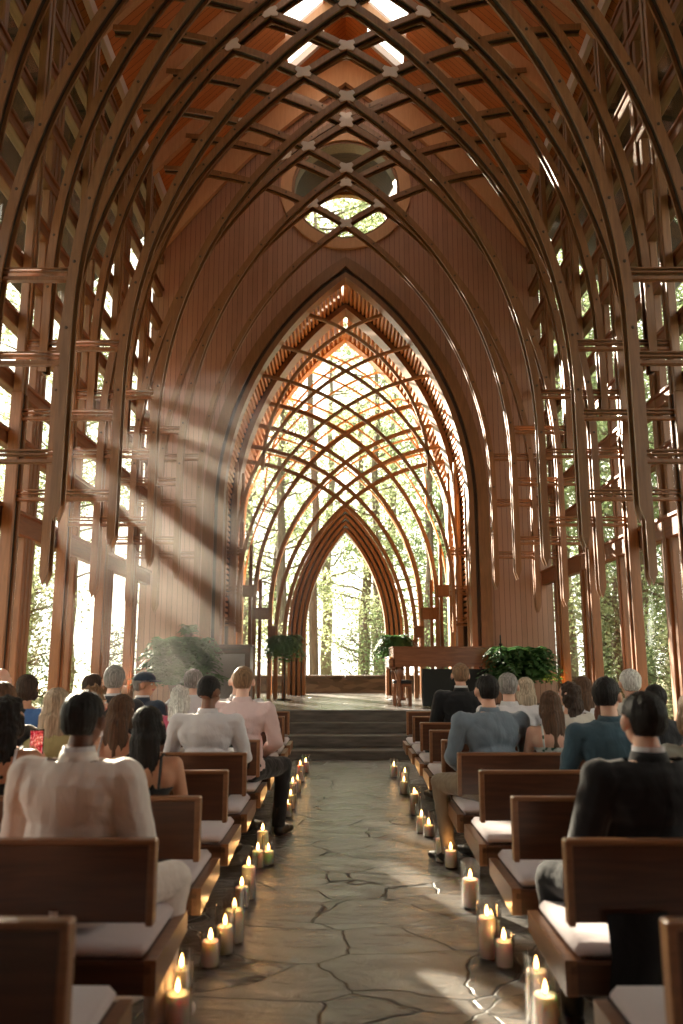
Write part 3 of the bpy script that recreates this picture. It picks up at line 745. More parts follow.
# ------------------------------------------------------------------ people
def remesh(mb, vox, smooth=2, post=None):
    me = mb.mesh('tmp', [])
    o = bpy.data.objects.new('tmp', me); COL.objects.link(o)
    m = o.modifiers.new('r', 'REMESH'); m.mode = 'VOXEL'; m.voxel_size = vox; m.use_smooth_shade = True
    if smooth: s_ = o.modifiers.new('s', 'SMOOTH'); s_.iterations = smooth; s_.factor = .5
    dg = bpy.context.evaluated_depsgraph_get(); dg.update()
    r = bpy.data.meshes.new_from_object(o.evaluated_get(dg))
    bpy.data.objects.remove(o); bpy.data.meshes.remove(me)
    return r
def npco(me):
    a = np.empty(len(me.vertices) * 3, 'f'); me.vertices.foreach_get('co', a); return a.reshape(-1, 3)
def setco(me, a): me.vertices.foreach_set('co', a.reshape(-1).astype('f')); me.update()
def cutmesh(me, fn):
    "drop the vertices where fn(co) is true"
    bm = bmesh.new(); bm.from_mesh(me); d_ = [v for v in bm.verts if fn(v.co)]
    bmesh.ops.delete(bm, geom=d_, context='VERTS'); bm.to_mesh(me); bm.free(); return me
def link(me, name, mats, parent):
    me.materials.clear()
    for m in (mats if isinstance(mats, (list, tuple)) else [mats]): me.materials.append(m)
    me.polygons.foreach_set('use_smooth', [True] * len(me.polygons))
    o = bpy.data.objects.new(name, me); COL.objects.link(o); o.parent = parent; return o

def person(x, k, ztop, label, skin, hair, hcol, top, topm, yaw=0, hyaw=0, hpitch=0, broad=1.0, legs='trousers', legm=None, aisle=0, arms='lap',
           lean=0, extras=(), seat_dy=.27, vox=.0105, group=None, female=False, collar=None, roll=0):
    sc = max(.86, min(1.12, (ztop - .475) / .85))
    t = empty('person', (x, PB(k) + seat_dy, 0), rad(yaw), label=label, cat='person', group=group)
    Z0 = .475
    def P(a, b_, c): return Vector((a * sc * (broad if True else 1), b_ * sc, Z0 + (c - Z0) * sc))
    def Q(a, b_, c): return Vector((a * sc, b_ * sc, Z0 + (c - Z0) * sc))
    lean_ = lean
    # joints (facing +y)
    pel = P(0, 0, .585); wst = P(0, .02 + lean_ * .25, .74); chs = P(0, .0 + lean_ * .6, .93); nk0 = Q(0, .0 + lean_ * .9, 1.06); nk1 = Q(0, .02 + lean_, 1.12)
    hc = Q(0, .035 + lean_ * 1.1, 1.215)
    RM = Euler((rad(hpitch), rad(roll), rad(hyaw))).to_matrix()
    sh_w = .165 if female else .185
    sh = [P(s_ * sh_w, -.005 + lean_ * .85, 1.005) for s_ in (-1, 1)]
    if arms == 'phone':
        el = [P(-.22, .05, .80), P(.24, .18, .80)]; wr = [P(-.10, .30, .70), P(.08, .36, .93)]
    elif arms == 'book':
        el = [P(s_ * .24, .07, .76) for s_ in (-1, 1)]; wr = [P(s_ * .10, .32, .76) for s_ in (-1, 1)]
    else:
        el = [P(s_ * (.215 if female else .235), .04 + lean_ * .6, .76) for s_ in (-1, 1)]; wr = [P(s_ * .11, .27, .655) for s_ in (-1, 1)]
    hip = [P(s_ * .09, .0, .565) for s_ in (-1, 1)]
    kn = [Q(s_ * .115, .43, .54) for s_ in (-1, 1)]; an = [Q(s_ * .115, .43, .09) for s_ in (-1, 1)]
    if aisle:
        i_ = 1 if aisle > 0 else 0
        kn[i_] = Q(aisle * .26, .40, .55); an[i_] = Q(aisle * .25, .28, .09); kn[1 - i_] = Q(aisle * -.02, .44, .54); an[1 - i_] = Q(aisle * -.02, .40, .09)
    for a in kn + an: a.z = max(a.z, .09 if a.z < .3 else a.z)
    an = [Vector((a.x, a.y, .085)) for a in an]
    f = .92 if female else 1.0
    def torso(b, g):
        b.ell(pel, ((.165 + g) * sc * broad, (.125 + g) * sc, (.115 + g) * sc)); b.ell(wst, ((.142 * f + g) * sc * broad, (.108 + g) * sc, (.16) * sc))
        b.ell(chs, ((.165 * f + g) * sc * broad, (.112 + g) * sc, (.155 + g) * sc)); b.cap(sh[0] + Vector((.02, 0, -.01)), sh[1] + Vector((-.02, 0, -.01)), (.058 + g) * sc)
        b.cap(P(-.09, lean_ * .8, .95), P(.09, lean_ * .8, .95), (.095 + g) * sc); b.cap(nk0 + Vector((0, 0, -.06)), nk0 + Vector((0, .0, .0)), (.085 + g) * sc, (.052 + g * .5) * sc)
        if female:
            for s_ in (-1, 1): b.ell(P(s_ * .07, .085 + lean_ * .6, .93), ((.06 + g) * sc,) * 3)
    def armsf(b, g, upto=1.0):
        for i in (0, 1):
            b.cap(sh[i], sh[i].lerp(el[i], min(1, upto * 2)), (.052 * f + g) * sc, (.04 * f + g) * sc)
            if upto > .5: b.cap(el[i], el[i].lerp(wr[i], min(1, (upto - .5) * 2)), (.041 * f + g) * sc, (.030 * f + g * .8) * sc)
    def legsf(b, g, low=0.0):
        for i in (0, 1):
            b.cap(hip[i], kn[i], (.085 + g) * sc, (.058 + g) * sc)
            b.cap(kn[i], an[i].lerp(kn[i], low), (.056 + g) * sc, (.038 + g * 1.2) * sc)
    # --- body: one continuous surface
    b = MB(); torso(b, 0); armsf(b, 0); legsf(b, 0)
    b.cap(nk0, nk1 + Vector((0, .005, .02)), .053 * sc * f, .050 * sc * f)
    hs = sc * (.95 if female else 1.0)
    def H(p): return hc + RM @ (Vector(p) * hs)
    def hell(b, c, r): b.ell(H(c), tuple(q * hs for q in r), RM)
    hell(b, (0, -.008, .02), (.073, .094, .082)); hell(b, (0, .028, -.03), (.058, .062, .072)); hell(b, (0, .045, -.072), (.034, .034, .03))
    b.cap(H((0, .088, .008)), H((0, .104, -.026)), .009 * hs, .014 * hs)
    for s_ in (-1, 1):
        hell(b, (s_ * .082, .002, -.008), (.012, .021, .034)); hell(b, (s_ * .03, .079, .022), (.022, .012, .009)); hell(b, (s_ * .036, .066, -.022), (.02, .02, .02))
        b.cap(H((s_ * .0, .091, -.046)), H((s_ * .018, .086, -.047)), .008 * hs, .005 * hs)
    for i in (0, 1):   # hands: palm, four bent fingers, thumb
        dr = (wr[i] - el[i]).normalized(); s_ = (-1, 1)[i]; side = Vector((0, 0, 1)).cross(dr); side = side.normalized() if side.length > .1 else Vector((1, 0, 0)); dn = dr.cross(side) * -1
        if dn.z > 0: dn = -dn
        if arms == 'phone' and i == 1: dr = Vector((-.35, .1, .93)).normalized(); side = Vector((.2, .97, 0)).normalized(); dn = Vector((-1, .1, 0))
        pc = wr[i] + dr * .05 * sc
        b.cap(wr[i], pc + side * .014, .026 * sc, .026 * sc); b.cap(wr[i], pc - side * .018, .024 * sc, .022 * sc)
        for j, (off, ln) in enumerate(((.032, .030), (.011, .034), (-.010, .032), (-.030, .026))):
            a_ = pc + dr * .02 * sc + side * off * sc; b1 = a_ + (dr * .85 + dn * .35).normalized() * ln * sc; b2 = b1 + (dr * .4 + dn * .9).normalized() * ln * .8 * sc
            b.cap(a_, b1, .0095 * sc, .0088 * sc, 8); b.cap(b1, b2, .0088 * sc, .0078 * sc, 8)
        tb = wr[i] + dr * .02 - side * s_ * .02; te = tb + (dr * .6 - side * s_ * .8).normalized() * .045; b.cap(tb, te, .012, .010, 8); b.cap(te, te + (dr * .9 + dn * .3).normalized() * .028, .010, .008, 8)
    if legs in ('skirt', 'bare'):
        for i in (0, 1): b.cap(an[i], an[i] + Vector((0, .13, -.05)), .035, .028)
    me = remesh(b, vox, 2)
    # lips and brows by face position in head space
    co_ = npco(me); inv = np.array(RM.transposed()); hp = ((co_ - np.array(hc)) @ np.array(RM)) / hs
    fc = np.empty(len(me.polygons) * 3, 'f'); me.polygons.foreach_get('center', fc); fc = fc.reshape(-1, 3); fh = ((fc - np.array(hc)) @ np.array(RM)) / hs
    mi = np.zeros(len(me.polygons), 'i')
    mi[(np.abs(fh[:, 0]) < .026) & (fh[:, 1] > .078) & (np.abs(fh[:, 2] + .047) < .009)] = 1
    mi[(np.abs(np.abs(fh[:, 0]) - .032) < .02) & (fh[:, 1] > .065) & (np.abs(fh[:, 2] - .031) < .005)] = 2
    link(me, 'body', [SK[skin], M['lips'], M['brow']], t)
    me.polygons.foreach_set('material_index', mi)
    for s_ in (-1, 1):
        b = MB(); b.ell(H((s_ * .031, .0765, .008)), (.0115 * hs,) * 3, seg=10, rings=8); b.m = 1; b.ell(H((s_ * .031, .0845, .008)), (.0055 * hs,) * 3, seg=8, rings=6); b.build('eye', [M['eye'], M['iris']], t, True)
    # --- clothes
    r = random.Random(int(x * 997 + k * 13))
    def wrinkle(me, amp, zlo=.5, zhi=1.05):
        a = npco(me); nrm = np.empty(len(me.vertices) * 3, 'f'); me.vertices.foreach_get('normal', nrm); nrm = nrm.reshape(-1, 3)
        off = r.uniform(0, 50); d_ = np.array([noise.noise(Vector((p[0] * 7 + off, p[1] * 7, p[2] * 11 + p[0] * 6))) + .5 * noise.noise(Vector((p[0] * 19, p[1] * 19 + off, p[2] * 26))) for p in a])
        setco(me, a + nrm * (d_ * amp)[:, None]); return me
    tm = topm
    if top in ('shirt', 'jacket'):
        g = .013 if top == 'shirt' else .024
        b = MB(); torso(b, g); armsf(b, g + .004, .97 if top == 'jacket' else 1.0 if arms != 'short' else .4)
        b.ell(P(0, -.03 + lean_ * .3, .70), ((.15 + g) * sc * broad, (.10 + g) * sc, .17 * sc))
        if top == 'jacket':
            for i in (0, 1): b.cap(sh[i] + Vector((0, 0, .008)), sh[i], .062 * sc)
            b.ell(P(0, .0 + lean_ * .3, .76), (.178 * sc * broad, .128 * sc, .22 * sc))
            b.ell(P(0, -.03, .58), (.215 * sc * broad, .165 * sc, .14 * sc))
        me = remesh(b, vox, 2); me = cutmesh(me, lambda v: (v.z > Z0 + (1.075 - Z0) * sc and abs(v.x) < .12) or (v.z < .50))
        wrinkle(me, .010 if top == 'shirt' else .006); link(me, 'jacket' if top == 'jacket' else 'shirt', tm, t)
        b = MB(); cz = Z0 + (1.06 - Z0) * sc; prof = [(.066, .0), (.062, .03), (.060, .042), (.066, .044), (.074, .02), (.082, -.012)]
        b.lathe([(q[0] * sc, q[1] * sc) for q in prof], (0, lean_ * .9 + .008, cz), 24); b.build('collar', collar or tm, t, True)
        if top == 'jacket':
            b = MB(); b.lathe([(.060 * sc, 0), (.058 * sc, .062 * sc), (.062 * sc, .062 * sc), (.066 * sc, .0)], (0, lean_ * .9 + .01, cz), 24); b.build('shirt_collar', M['whiteshirt'], t, True)
    elif top == 'tee':
        b = MB(); torso(b, .011); armsf(b, .013, .42); b.ell(P(0, -.02, .70), (.16 * sc * broad, .115 * sc, .16 * sc))
        me = remesh(b, vox, 2); me = cutmesh(me, lambda v: (v.z > Z0 + (1.055 - Z0) * sc and abs(v.x) < .12) or v.z < .5); wrinkle(me, .007); link(me, 'top', tm, t)
    else:  # strappy dress
        b = MB(); torso(b, .009); me = remesh(b, vox, 2); zc = Z0 + (.895 - Z0) * sc; me = cutmesh(me, lambda v: v.z > zc + .02 * (v.y > .05)); wrinkle(me, .004); link(me, 'dress_top', tm, t)
        for s_ in (-1, 1):
            b = MB(); b.tube([P(s_ * .10, -.118, .885), P(s_ * .105, -.110 + lean_ * .7, .97), P(s_ * .098, -.062 + lean_ * .8, 1.052), P(s_ * .095, .02 + lean_ * .8, 1.06), P(s_ * .085, .11, .99), P(s_ * .08, .135, .93)], .007, 6); b.build('strap', tm if extras != 'whitestrap' else M['whiteshirt'], t, True)
    lm = legm or M['darkcloth']
    if legs == 'trousers':
        b = MB(); legsf(b, .012); b.ell(pel, (.178 * sc * broad, .14 * sc, .11 * sc)); me = remesh(b, vox, 2); me = cutmesh(me, lambda v: v.z < .075 or v.z > Z0 + .18); wrinkle(me, .007); link(me, 'trousers', lm, t)
    else:
        b = MB(); legsf(b, .02, .75); b.ell(pel, (.185 * sc * broad, .145 * sc, .11 * sc)); b.cap(hip[0].lerp(hip[1], .5), kn[0].lerp(kn[1], .5), .1, .07); me = remesh(b, vox, 2); me = cutmesh(me, lambda v: v.z < .40 or v.z > Z0 + .18); wrinkle(me, .006); link(me, 'skirt', tm, t)
    if legs == 'trousers':
        for i in (0, 1):
            a = an[i]; b = MB(); dirx = Vector((.35 * (1 if i else -1) if not aisle else aisle * .4, 1, 0)).normalized()
            b.cap(Vector((a.x, a.y - .02, .05)), Vector((a.x, a.y, .05)) + dirx * .10, .042, .042); b.cap(Vector((a.x, a.y, .042)) + dirx * .08, Vector((a.x, a.y, .036)) + dirx * .18, .042, .032); b.cap(Vector((a.x, a.y, .04)), Vector((a.x, a.y, .10)), .045, .042)
            me = remesh(b, .009, 2); q = npco(me); q[:, 2] = np.maximum(q[:, 2], .004); setco(me, q); link(me, 'shoe', M['shoe_white'] if 'sneakers' in extras else M['shoe_black'], t)
    # --- hair
    if hair != 'bald':
        b = MB()
        if hair in ('short', 'spiky', 'thin'):
            g = .008 if hair == 'thin' else .013
            hell(b, (0, -.014, .028), (.070 + g, .092 + g, .080 + g)); hell(b, (0, -.035, -.010), (.060 + g, .060 + g, .060))
            lim = lambda p: (p[1] > .068 and p[2] < .062) or (p[1] > .015 and p[2] < .018) or p[2] < -.056 or (abs(p[0]) > .055 and p[1] > -.028 and p[2] < .010)
        elif hair == 'bob':
            hell(b, (0, -.014, .028), (.09, .104, .092)); hell(b, (0, -.035, -.03), (.092, .082, .085)); hell(b, (-.06, .0, -.05), (.032, .045, .06)); hell(b, (.06, .0, -.05), (.032, .045, .06))
            lim = lambda p: (p[1] > .06 and p[2] < .06 and abs(p[0]) < .06) or p[1] > .1
        else:
            hell(b, (0, -.014, .03), (.089, .105, .090)); hell(b, (0, -.05, -.04), (.088, .068, .09)); hell(b, (0, -.068, -.12), (.092, .055, .1))
            ln = .30 if hair == 'long' else .22
            b.cap(H((-.045, -.07, -.08)), hc + Vector((-.05, -.105 , -.14 - ln * .7)) * sc, .052 * hs, .035 * hs); b.cap(H((.045, -.07, -.08)), hc + Vector((.05, -.105, -.14 - ln * .7)) * sc, .052 * hs, .035 * hs)
            b.cap(H((0, -.08, -.08)), hc + Vector((0, -.12, -.16 - ln * .75)) * sc, .058 * hs, .035 * hs)
            for s_ in (-1, 1): hell(b, (s_ * .075, -.005, -.05), (.026, .045, .075))
            lim = lambda p: (p[1] > .05 and p[2] < .062 and abs(p[0]) < .062) or p[1] > .105
        me = remesh(b, .008 if k < 5 else .010, 1)
        a = npco(me); hp = ((a - np.array(hc)) @ np.array(RM)) / hs; rr = np.sqrt(hp[:, 0] ** 2 + hp[:, 1] ** 2) + 1e-5
        off = r.uniform(0, 90); curly = hair in ('curly', 'curlylong')
        if curly: d_ = np.array([noise.noise(Vector((p[0] * 34 + off, p[1] * 34, p[2] * 34))) for p in hp]) * .018
        else:
            th = np.arctan2(hp[:, 0], hp[:, 1])
            d_ = np.array([noise.noise(Vector((t_ * 9 + off, q[2] * 5, 0))) + .6 * noise.noise(Vector((t_ * 26, q[2] * 9 + off, 3))) for t_, q in zip(th, hp)]) * (.007 if hair not in ('short', 'thin') else .004)
            if hair == 'spiky': d_ += np.maximum(0, hp[:, 2] - .06) * np.array([.35 + noise.noise(Vector((q[0] * 50, q[1] * 50, off))) for q in hp])
        out = hp * np.array([1, 1, .4]); out /= (np.linalg.norm(out, axis=1)[:, None] + 1e-6)
        hp = hp + out * d_[:, None]
        a = (hp * hs) @ np.array(RM).T + np.array(hc); setco(me, a)
        bm = bmesh.new(); bm.from_mesh(me); Mi = RM.transposed(); dl = [v for v in bm.verts if lim((Mi @ (v.co - hc)) / hs)]
        bmesh.ops.delete(bm, geom=dl, context='VERTS'); bm.to_mesh(me); bm.free()
        link(me, 'hair', HR[hcol], t)
    if 'cap' in extras:
        b = MB(); hell(b, (0, -.006, .048), (.092, .110, .075)); me = remesh(b, .008, 2); Mi = RM.transposed(); me = cutmesh(me, lambda v: ((Mi @ (v - hc)) / hs).z < .036); cpo = link(me, 'cap', M['navy'], t)
        b = MB(); vs = []
        for i in range(13):
            a_ = math.pi * i / 12; vs += [H((.078 * math.cos(a_), .07 + .012 * math.sin(a_), .042)), H((.082 * math.cos(a_), .075 + .085 * math.sin(a_), .028))]
        vs2 = [v + Vector((0, 0, .005)) for v in vs]; n_ = len(vs)
        b.add(vs + vs2, [(2 * i, 2 * i + 1, 2 * i + 3, 2 * i + 2) for i in range(12)] + [(n_ + 2 * i, n_ + 2 * i + 2, n_ + 2 * i + 3, n_ + 2 * i + 1) for i in range(12)] + [(2 * i + 1, n_ + 2 * i + 1, n_ + 2 * i + 3, 2 * i + 3) for i in range(12)]); b.build('cap_brim', M['navy'], cpo)
    return t, wr, sc
for n_, c_ in dict(whiteshirt=(.66, .64, .66), pinkshirt=(.72, .54, .53), whitejacket=(.80, .73, .68), greyblue=(.17, .215, .26), teal=(.045, .09, .12), navy=(.03, .045, .07), blacksuit=(.010, .010, .012),
                   darksuit=(.03, .028, .03), darkcloth=(.018, .018, .02), khaki=(.25, .19, .13), olive=(.07, .065, .045), goldgreen=(.38, .34, .16), blue=(.06, .14, .34), rose=(.5, .09, .15), palegreen=(.42, .46, .40), cream=(.62, .57, .5), brownred=(.28, .08, .05), skinpink=(.6, .33, .28)).items():
    M[n_] = fabric(n_ + '_cloth', c_, wr=.45 if n_ not in ('blacksuit', 'darksuit') else .2)
M['whitejacket_trousers'] = M['whitejacket']
M['floral'] = fabric('floral_cloth', (.62, .64, .6), wr=.2, pat=((.03, .10, .06), 26))
M['redpattern'] = fabric('red_patterned_cloth', (.45, .42, .42), wr=.2, pat=((.35, .03, .04), 30))
M['shoe_white'] = mat('white_leather', (.75, .68, .66), .45); M['shoe_black'] = mat('black_leather', (.015, .013, .012), .3)

PEOPLE = [
 # x, row, ztop, label, skin, hair, hcol, top, topmat, kwargs
 (-1.10, 1, 1.32, 'man in a white suit seen from behind, on the left pew nearest the camera', 'dark', 'short', 'black', 'jacket', 'whitejacket', dict(yaw=-12, legm='whitejacket', aisle=1, broad=1.12, extras=('sneakers',), vox=.009, hpitch=-4)),
 (-1.76, 2, 1.27, 'woman with dark curly hair holding up a phone at the left edge', 'tan', 'curlylong', 'black', 'dress', 'darkcloth', dict(female=True, arms='phone', legs='skirt', extras='whitestrap', vox=.008)),
 (-1.04, 2, 1.22, 'woman with long black hair and a bare shoulder behind the white suit', 'tan', 'long', 'black', 'dress', 'darkcloth', dict(female=True, legs='skirt', hyaw=-12, roll=-8)),
 (-2.16, 3, 1.31, 'man with short brown hair and red collar at the left edge', 'tan', 'short', 'brown', 'shirt', 'darkcloth', dict(hyaw=-10, collar='rose')),
 (-1.82, 3, 1.28, 'woman with long greyish blond hair in a gold green top', 'light', 'long', 'greyblond', 'tee', 'goldgreen', dict(female=True, legs='skirt')),
 (-1.42, 3, 1.24, 'woman with long brown hair in a red patterned dress', 'tan', 'mid', 'brown', 'dress', 'redpattern', dict(female=True, legs='skirt', hyaw=-20)),
 (-1.86, 4, 1.24, 'man with short spiky brown hair turning right beside the white suit head', 'light', 'spiky', 'lightbrown', 'shirt', 'whiteshirt', dict(hyaw=-65)),
 (-2.70, 5, 1.33, 'person with a dark bob in a blue top by the left windows', 'tan', 'bob', 'darkbrown', 'tee', 'blue', dict(female=True)),
 (-1.04, 4, 1.33, 'man with shaved head in a white shirt looking down, left of the aisle', 'brown', 'thin', 'black', 'shirt', 'whiteshirt', dict(broad=1.12, hyaw=-28, hpitch=-22, lean=.03, arms='book')),
 (-.90, 5, 1.39, 'man in a pale pink shirt on the aisle end, left of the aisle', 'pale', 'short', 'lightbrown', 'shirt', 'pinkshirt', dict(broad=1.1, yaw=-6, aisle=1, legm='darkcloth', hpitch=-3)),
 (-1.42, 5, 1.24, 'person with curly white hair and a rose red top', 'light', 'curly', 'white', 'tee', 'rose', dict(female=True)),
 (-1.98, 5, 1.40, 'man with grey hair in a dark suit by the left windows', 'light', 'short', 'grey', 'jacket', 'darksuit', dict(yaw=-8, hyaw=12)),
 (-3.30, 6, 1.38, 'bald man at the far left by the glass wall', 'pale', 'bald', 'grey', 'shirt', 'whiteshirt', dict()),
 (-2.42, 6, 1.32, 'woman with dark hair turned to the right, far left group', 'tan', 'bob', 'darkbrown', 'tee', 'darkcloth', dict(female=True, hyaw=-55)),
 (-1.95, 6, 1.33, 'man in a dark cap and navy jacket turned to the right', 'tan', 'short', 'grey', 'jacket', 'navy', dict(hyaw=-70, yaw=-25, extras=('cap',))),
 (-1.47, 6, 1.36, 'man with grey hair beside the hazy fern', 'pale', 'short', 'grey', 'shirt', 'whiteshirt', dict(hyaw=-20)),
 (-1.05, 6, 1.36, 'bald person in a white shirt just in front of the pink shirt', 'pale', 'bald', 'grey', 'shirt', 'whiteshirt', dict()),
 (1.14, 1, 1.32, 'man in a black suit seen from behind, on the right nearest the camera', 'light', 'short', 'black', 'jacket', 'blacksuit', dict(yaw=10, legm='blacksuit', broad=1.16, aisle=-1, vox=.009)),
 (1.72, 2, 1.29, 'woman with light brown hair in a pale green top at the right edge', 'light', 'mid', 'lightbrown', 'tee', 'palegreen', dict(female=True, legs='skirt')),
 (1.58, 3, 1.34, 'man with black hair in a dark teal shirt, face turned right', 'light', 'short', 'black', 'shirt', 'teal', dict(broad=1.12, hyaw=-38, lean=.03)),
 (1.02, 4, 1.34, 'broad man in a grey blue shirt and khaki trousers, right of the aisle', 'light', 'short', 'black', 'shirt', 'greyblue', dict(broad=1.22, yaw=14, aisle=-1, legm='khaki', lean=.06)),
 (1.44, 4, 1.23, 'woman with long brown hair in a strappy floral dress', 'light', 'mid', 'brown', 'dress', 'floral', dict(female=True, legs='skirt')),
 (1.84, 4, 1.19, 'woman with auburn hair sitting ahead of the teal shirt', 'light', 'long', 'auburn', 'tee', 'brownred', dict(female=True, legs='skirt')),
 (2.2, 4, 1.27, 'person with black hair between the teal shirt and black suit', 'tan', 'short', 'black', 'shirt', 'darkcloth', dict()),
 (1.32, 5, 1.34, 'man in a white shirt half hidden by the grey blue shirt', 'light', 'short', 'grey', 'shirt', 'whiteshirt', dict(broad=1.15, hyaw=-15)),
 (1.82, 5, 1.27, 'woman with long dark wavy hair turning her face left', 'light', 'curlylong', 'darkbrown', 'tee', 'cream', dict(female=True, hyaw=60, legs='skirt')),
 (2.34, 5, 1.37, 'man with white hair by the right glass wall', 'light', 'short', 'white', 'shirt', 'cream', dict()),
 (1.66, 6, 1.29, 'woman with greyish blond hair beside the big fern', 'light', 'mid', 'greyblond', 'tee', 'whiteshirt', dict(female=True)),
 (2.2, 6, 1.30, 'woman with brown hair in a white top by the right glass wall', 'light', 'mid', 'brown', 'tee', 'whiteshirt', dict(female=True)),
 (2.85, 4, 1.24, 'woman with light brown curly hair at the far right by the glass', 'light', 'curly', 'lightbrown', 'tee', 'cream', dict(female=True)),
 (1.18, 7, 1.41, 'man with greying hair in a black suit near the stage', 'light', 'short', 'lightbrown', 'jacket', 'blacksuit', dict(broad=1.05, aisle=-1)),
]
if not globals().get('NOPEOPLE'):
    for x, k, zt, lab, sk, ha, hc_, tp, tmn, kw in PEOPLE:
        kw = dict(kw)
        for q_ in ('legm', 'collar'):
            if q_ in kw: kw[q_] = M[kw[q_]]
        T_, wr_, sc_ = person(x, k, zt, lab, sk, ha, hc_, tp, M[tmn], **kw)
        if k == 1:                                    # jacket tail hanging through the gap behind the seat
            b = MB(); n_ = 14; vs = []
            for j in range(6):
                for i in range(n_ + 1): vs.append(((-.15 + .27 * i / n_ if x < 0 else -.36 + .6 * i / n_) + .01 * math.sin(j), -.278 + .012 * math.sin(i * 1.3 + j * .4) - (.012 if j > 1 else 0), .60 - .065 * j))
            vs2 = [(a, b_ + .006, c_) for a, b_, c_ in vs]; m_ = len(vs); w_ = n_ + 1
            b.add(vs + vs2, [(j * w_ + i, j * w_ + i + 1, (j + 1) * w_ + i + 1, (j + 1) * w_ + i) for j in range(5) for i in range(n_)] + [(m_ + j * w_ + i, m_ + (j + 1) * w_ + i, m_ + (j + 1) * w_ + i + 1, m_ + j * w_ + i + 1) for j in range(5) for i in range(n_)])
            b.build('jacket_tail', M[tmn], T_, True)
        if kw.get('arms') == 'phone':
            h = wr_[1]; p = empty('phone', (x + h.x - .035 * sc_, PB(k) + .27 + h.y + .0, h.z + .105), 0, label='phone with a red picture on its screen held up at the left edge', cat='phone')
            b = MB(); b.bev(-.038, .038, 0, .009, -.078, .078, .004); b.build('case', M['black'], p)
            ms = mat('screen', (.02, .0, .0), .1); v = coords(ms, (22, 22, 16)); nn = N(ms, 'ShaderNodeTexNoise'); L(ms, v, nn.inputs[0]); rr = ramp(ms, nn.outputs[0], [(.40, (.25, .0, .01)), (.55, (.9, .03, .05)), (.66, (.95, .5, .45))])
            L(ms, rr.outputs[0], bsdf(ms).inputs['Emission Color']); bsdf(ms).inputs['Emission Strength'].default_value = 1.0
            b = MB(); b.box(-.034, .034, -.0015, .0, -.055, .066); b.build('screen', ms, p)
        if kw.get('arms') == 'book':
            p = empty('tablet', (x + .20, PB(k) + .52, .74), rad(-25), label='dark tablet with a pale picture held by the man in white shirt', cat='tablet')
            b = MB(); b.bev(-.10, .10, 0, .012, -.08, .08, .005); b.build('case', M['black'], p)
            ms = mat('tablet_picture', (.02, .02, .02), .3); v = coords(ms, (9, 9, 9)); nn = N(ms, 'ShaderNodeTexNoise'); L(ms, v, nn.inputs[0]); rr = ramp(ms, nn.outputs[0], [(.5, (.02, .02, .02)), (.6, (.5, .5, .5))]); L(ms, rr.outputs[0], bsdf(ms).inputs['Base Color'])
            b = MB(); b.box(-.088, .088, -.002, 0, -.066, .066); b.build('screen', ms, p)

# ------------------------------------------------------------------ trees outside
def tree_meshes(seed, h=15, low=3.0, spread=3.2, nleaf=5200, ls=.17, tr_=.24):
    r = random.Random(seed); tb = MB(); lb = MB(); tips = []
    tr = [Vector((0, 0, -.3))]; p = Vector((0, 0, 0)); n_ = 12
    for i in range(1, n_ + 1): p = Vector((p.x + r.uniform(-.12, .12), p.y + r.uniform(-.12, .12), h * i / n_)); tr.append(p.copy())
    tb.tube(tr, [tr_ * (1 - .85 * i / n_) + .02 for i in range(n_ + 1)], 10)
    for i in range(26):
        f_ = low / h + (1 - low / h) * (i + r.random()) / 26; f_ = min(.97, f_); q = tr[int(f_ * n_)].lerp(tr[min(n_, int(f_ * n_) + 1)], f_ * n_ % 1)
        a = r.uniform(0, 6.28); ln = spread * (1.1 - f_ * .6) * r.uniform(.6, 1.1); pts = [q]
        for j in range(1, 5):
            pts.append(q + Vector((math.cos(a) * ln * j / 4, math.sin(a) * ln * j / 4, ln * .35 * (j / 4) ** 1.3 + r.uniform(-.1, .1)))); a += r.uniform(-.25, .25)
        tb.tube(pts, [.06 * (1 - f_ * .6), .045, .03, .02, .008], 6); tips += pts[2:] + [pts[3].lerp(pts[4], .5) + Vector((r.uniform(-.6, .6), r.uniform(-.6, .6), r.uniform(-.5, .3))) for _ in range(2)]
    per = nleaf // len(tips)
    for c in tips:
        for _ in range(per):
            d_ = Vector((r.gauss(0, .42), r.gauss(0, .42), r.gauss(0, .30))); o = c + d_; s_ = ls * r.uniform(.6, 1.2)
            u = Vector((r.gauss(0, 1), r.gauss(0, 1), r.gauss(0, .6))).normalized(); v = u.orthogonal().normalized(); v = (Matrix.Rotation(r.uniform(0, 6), 3, u) @ v)
            lb.add([o, o + u * s_ * .5 + v * s_ * .28, o + u * s_, o + u * s_ * .5 - v * s_ * .28], [(0, 1, 2, 3)])
    return tb.mesh('trunk', M['bark'], True), lb
TREES = []
for sd, kw in ((1, dict(h=15, low=2.2)), (2, dict(h=17, low=4.5, spread=3.6)), (3, dict(h=12, low=1.5, spread=2.6)), (4, dict(h=5, low=.4, spread=1.8, nleaf=3600, ls=.14)), (5, dict(h=19, low=11.5, spread=3.8, nleaf=6500, ls=.2, tr_=.14))):
    tm, lb = tree_meshes(sd, **kw); TREES.append((tm, lb.mesh('foliage', M['leaf']), lb.mesh('foliage', M['leaf2'])))
TP = []
rt = random.Random(21)
kinds = ['slender tree with leaves from low down', 'tall tree with a high crown', 'smaller leafy tree', 'low leafy shrub', 'very tall tree with all its leaves high up']
def tree(x, y, kind, sc, yel, where):
    nm = 'shrub' if kind == 3 else 'tree'
    t = empty(nm, (x, y, -.3), rt.uniform(0, 6.28), label='%s outside, %s' % (kinds[kind], where), cat=nm, group='%s outside, %s' % (kinds[kind], where))
    t.scale = (sc, sc, sc)
    o = bpy.data.objects.new('trunk', TREES[kind][0]); COL.objects.link(o); o.parent = t
    o = bpy.data.objects.new('foliage', TREES[kind][2 if yel else 1]); COL.objects.link(o); o.parent = t
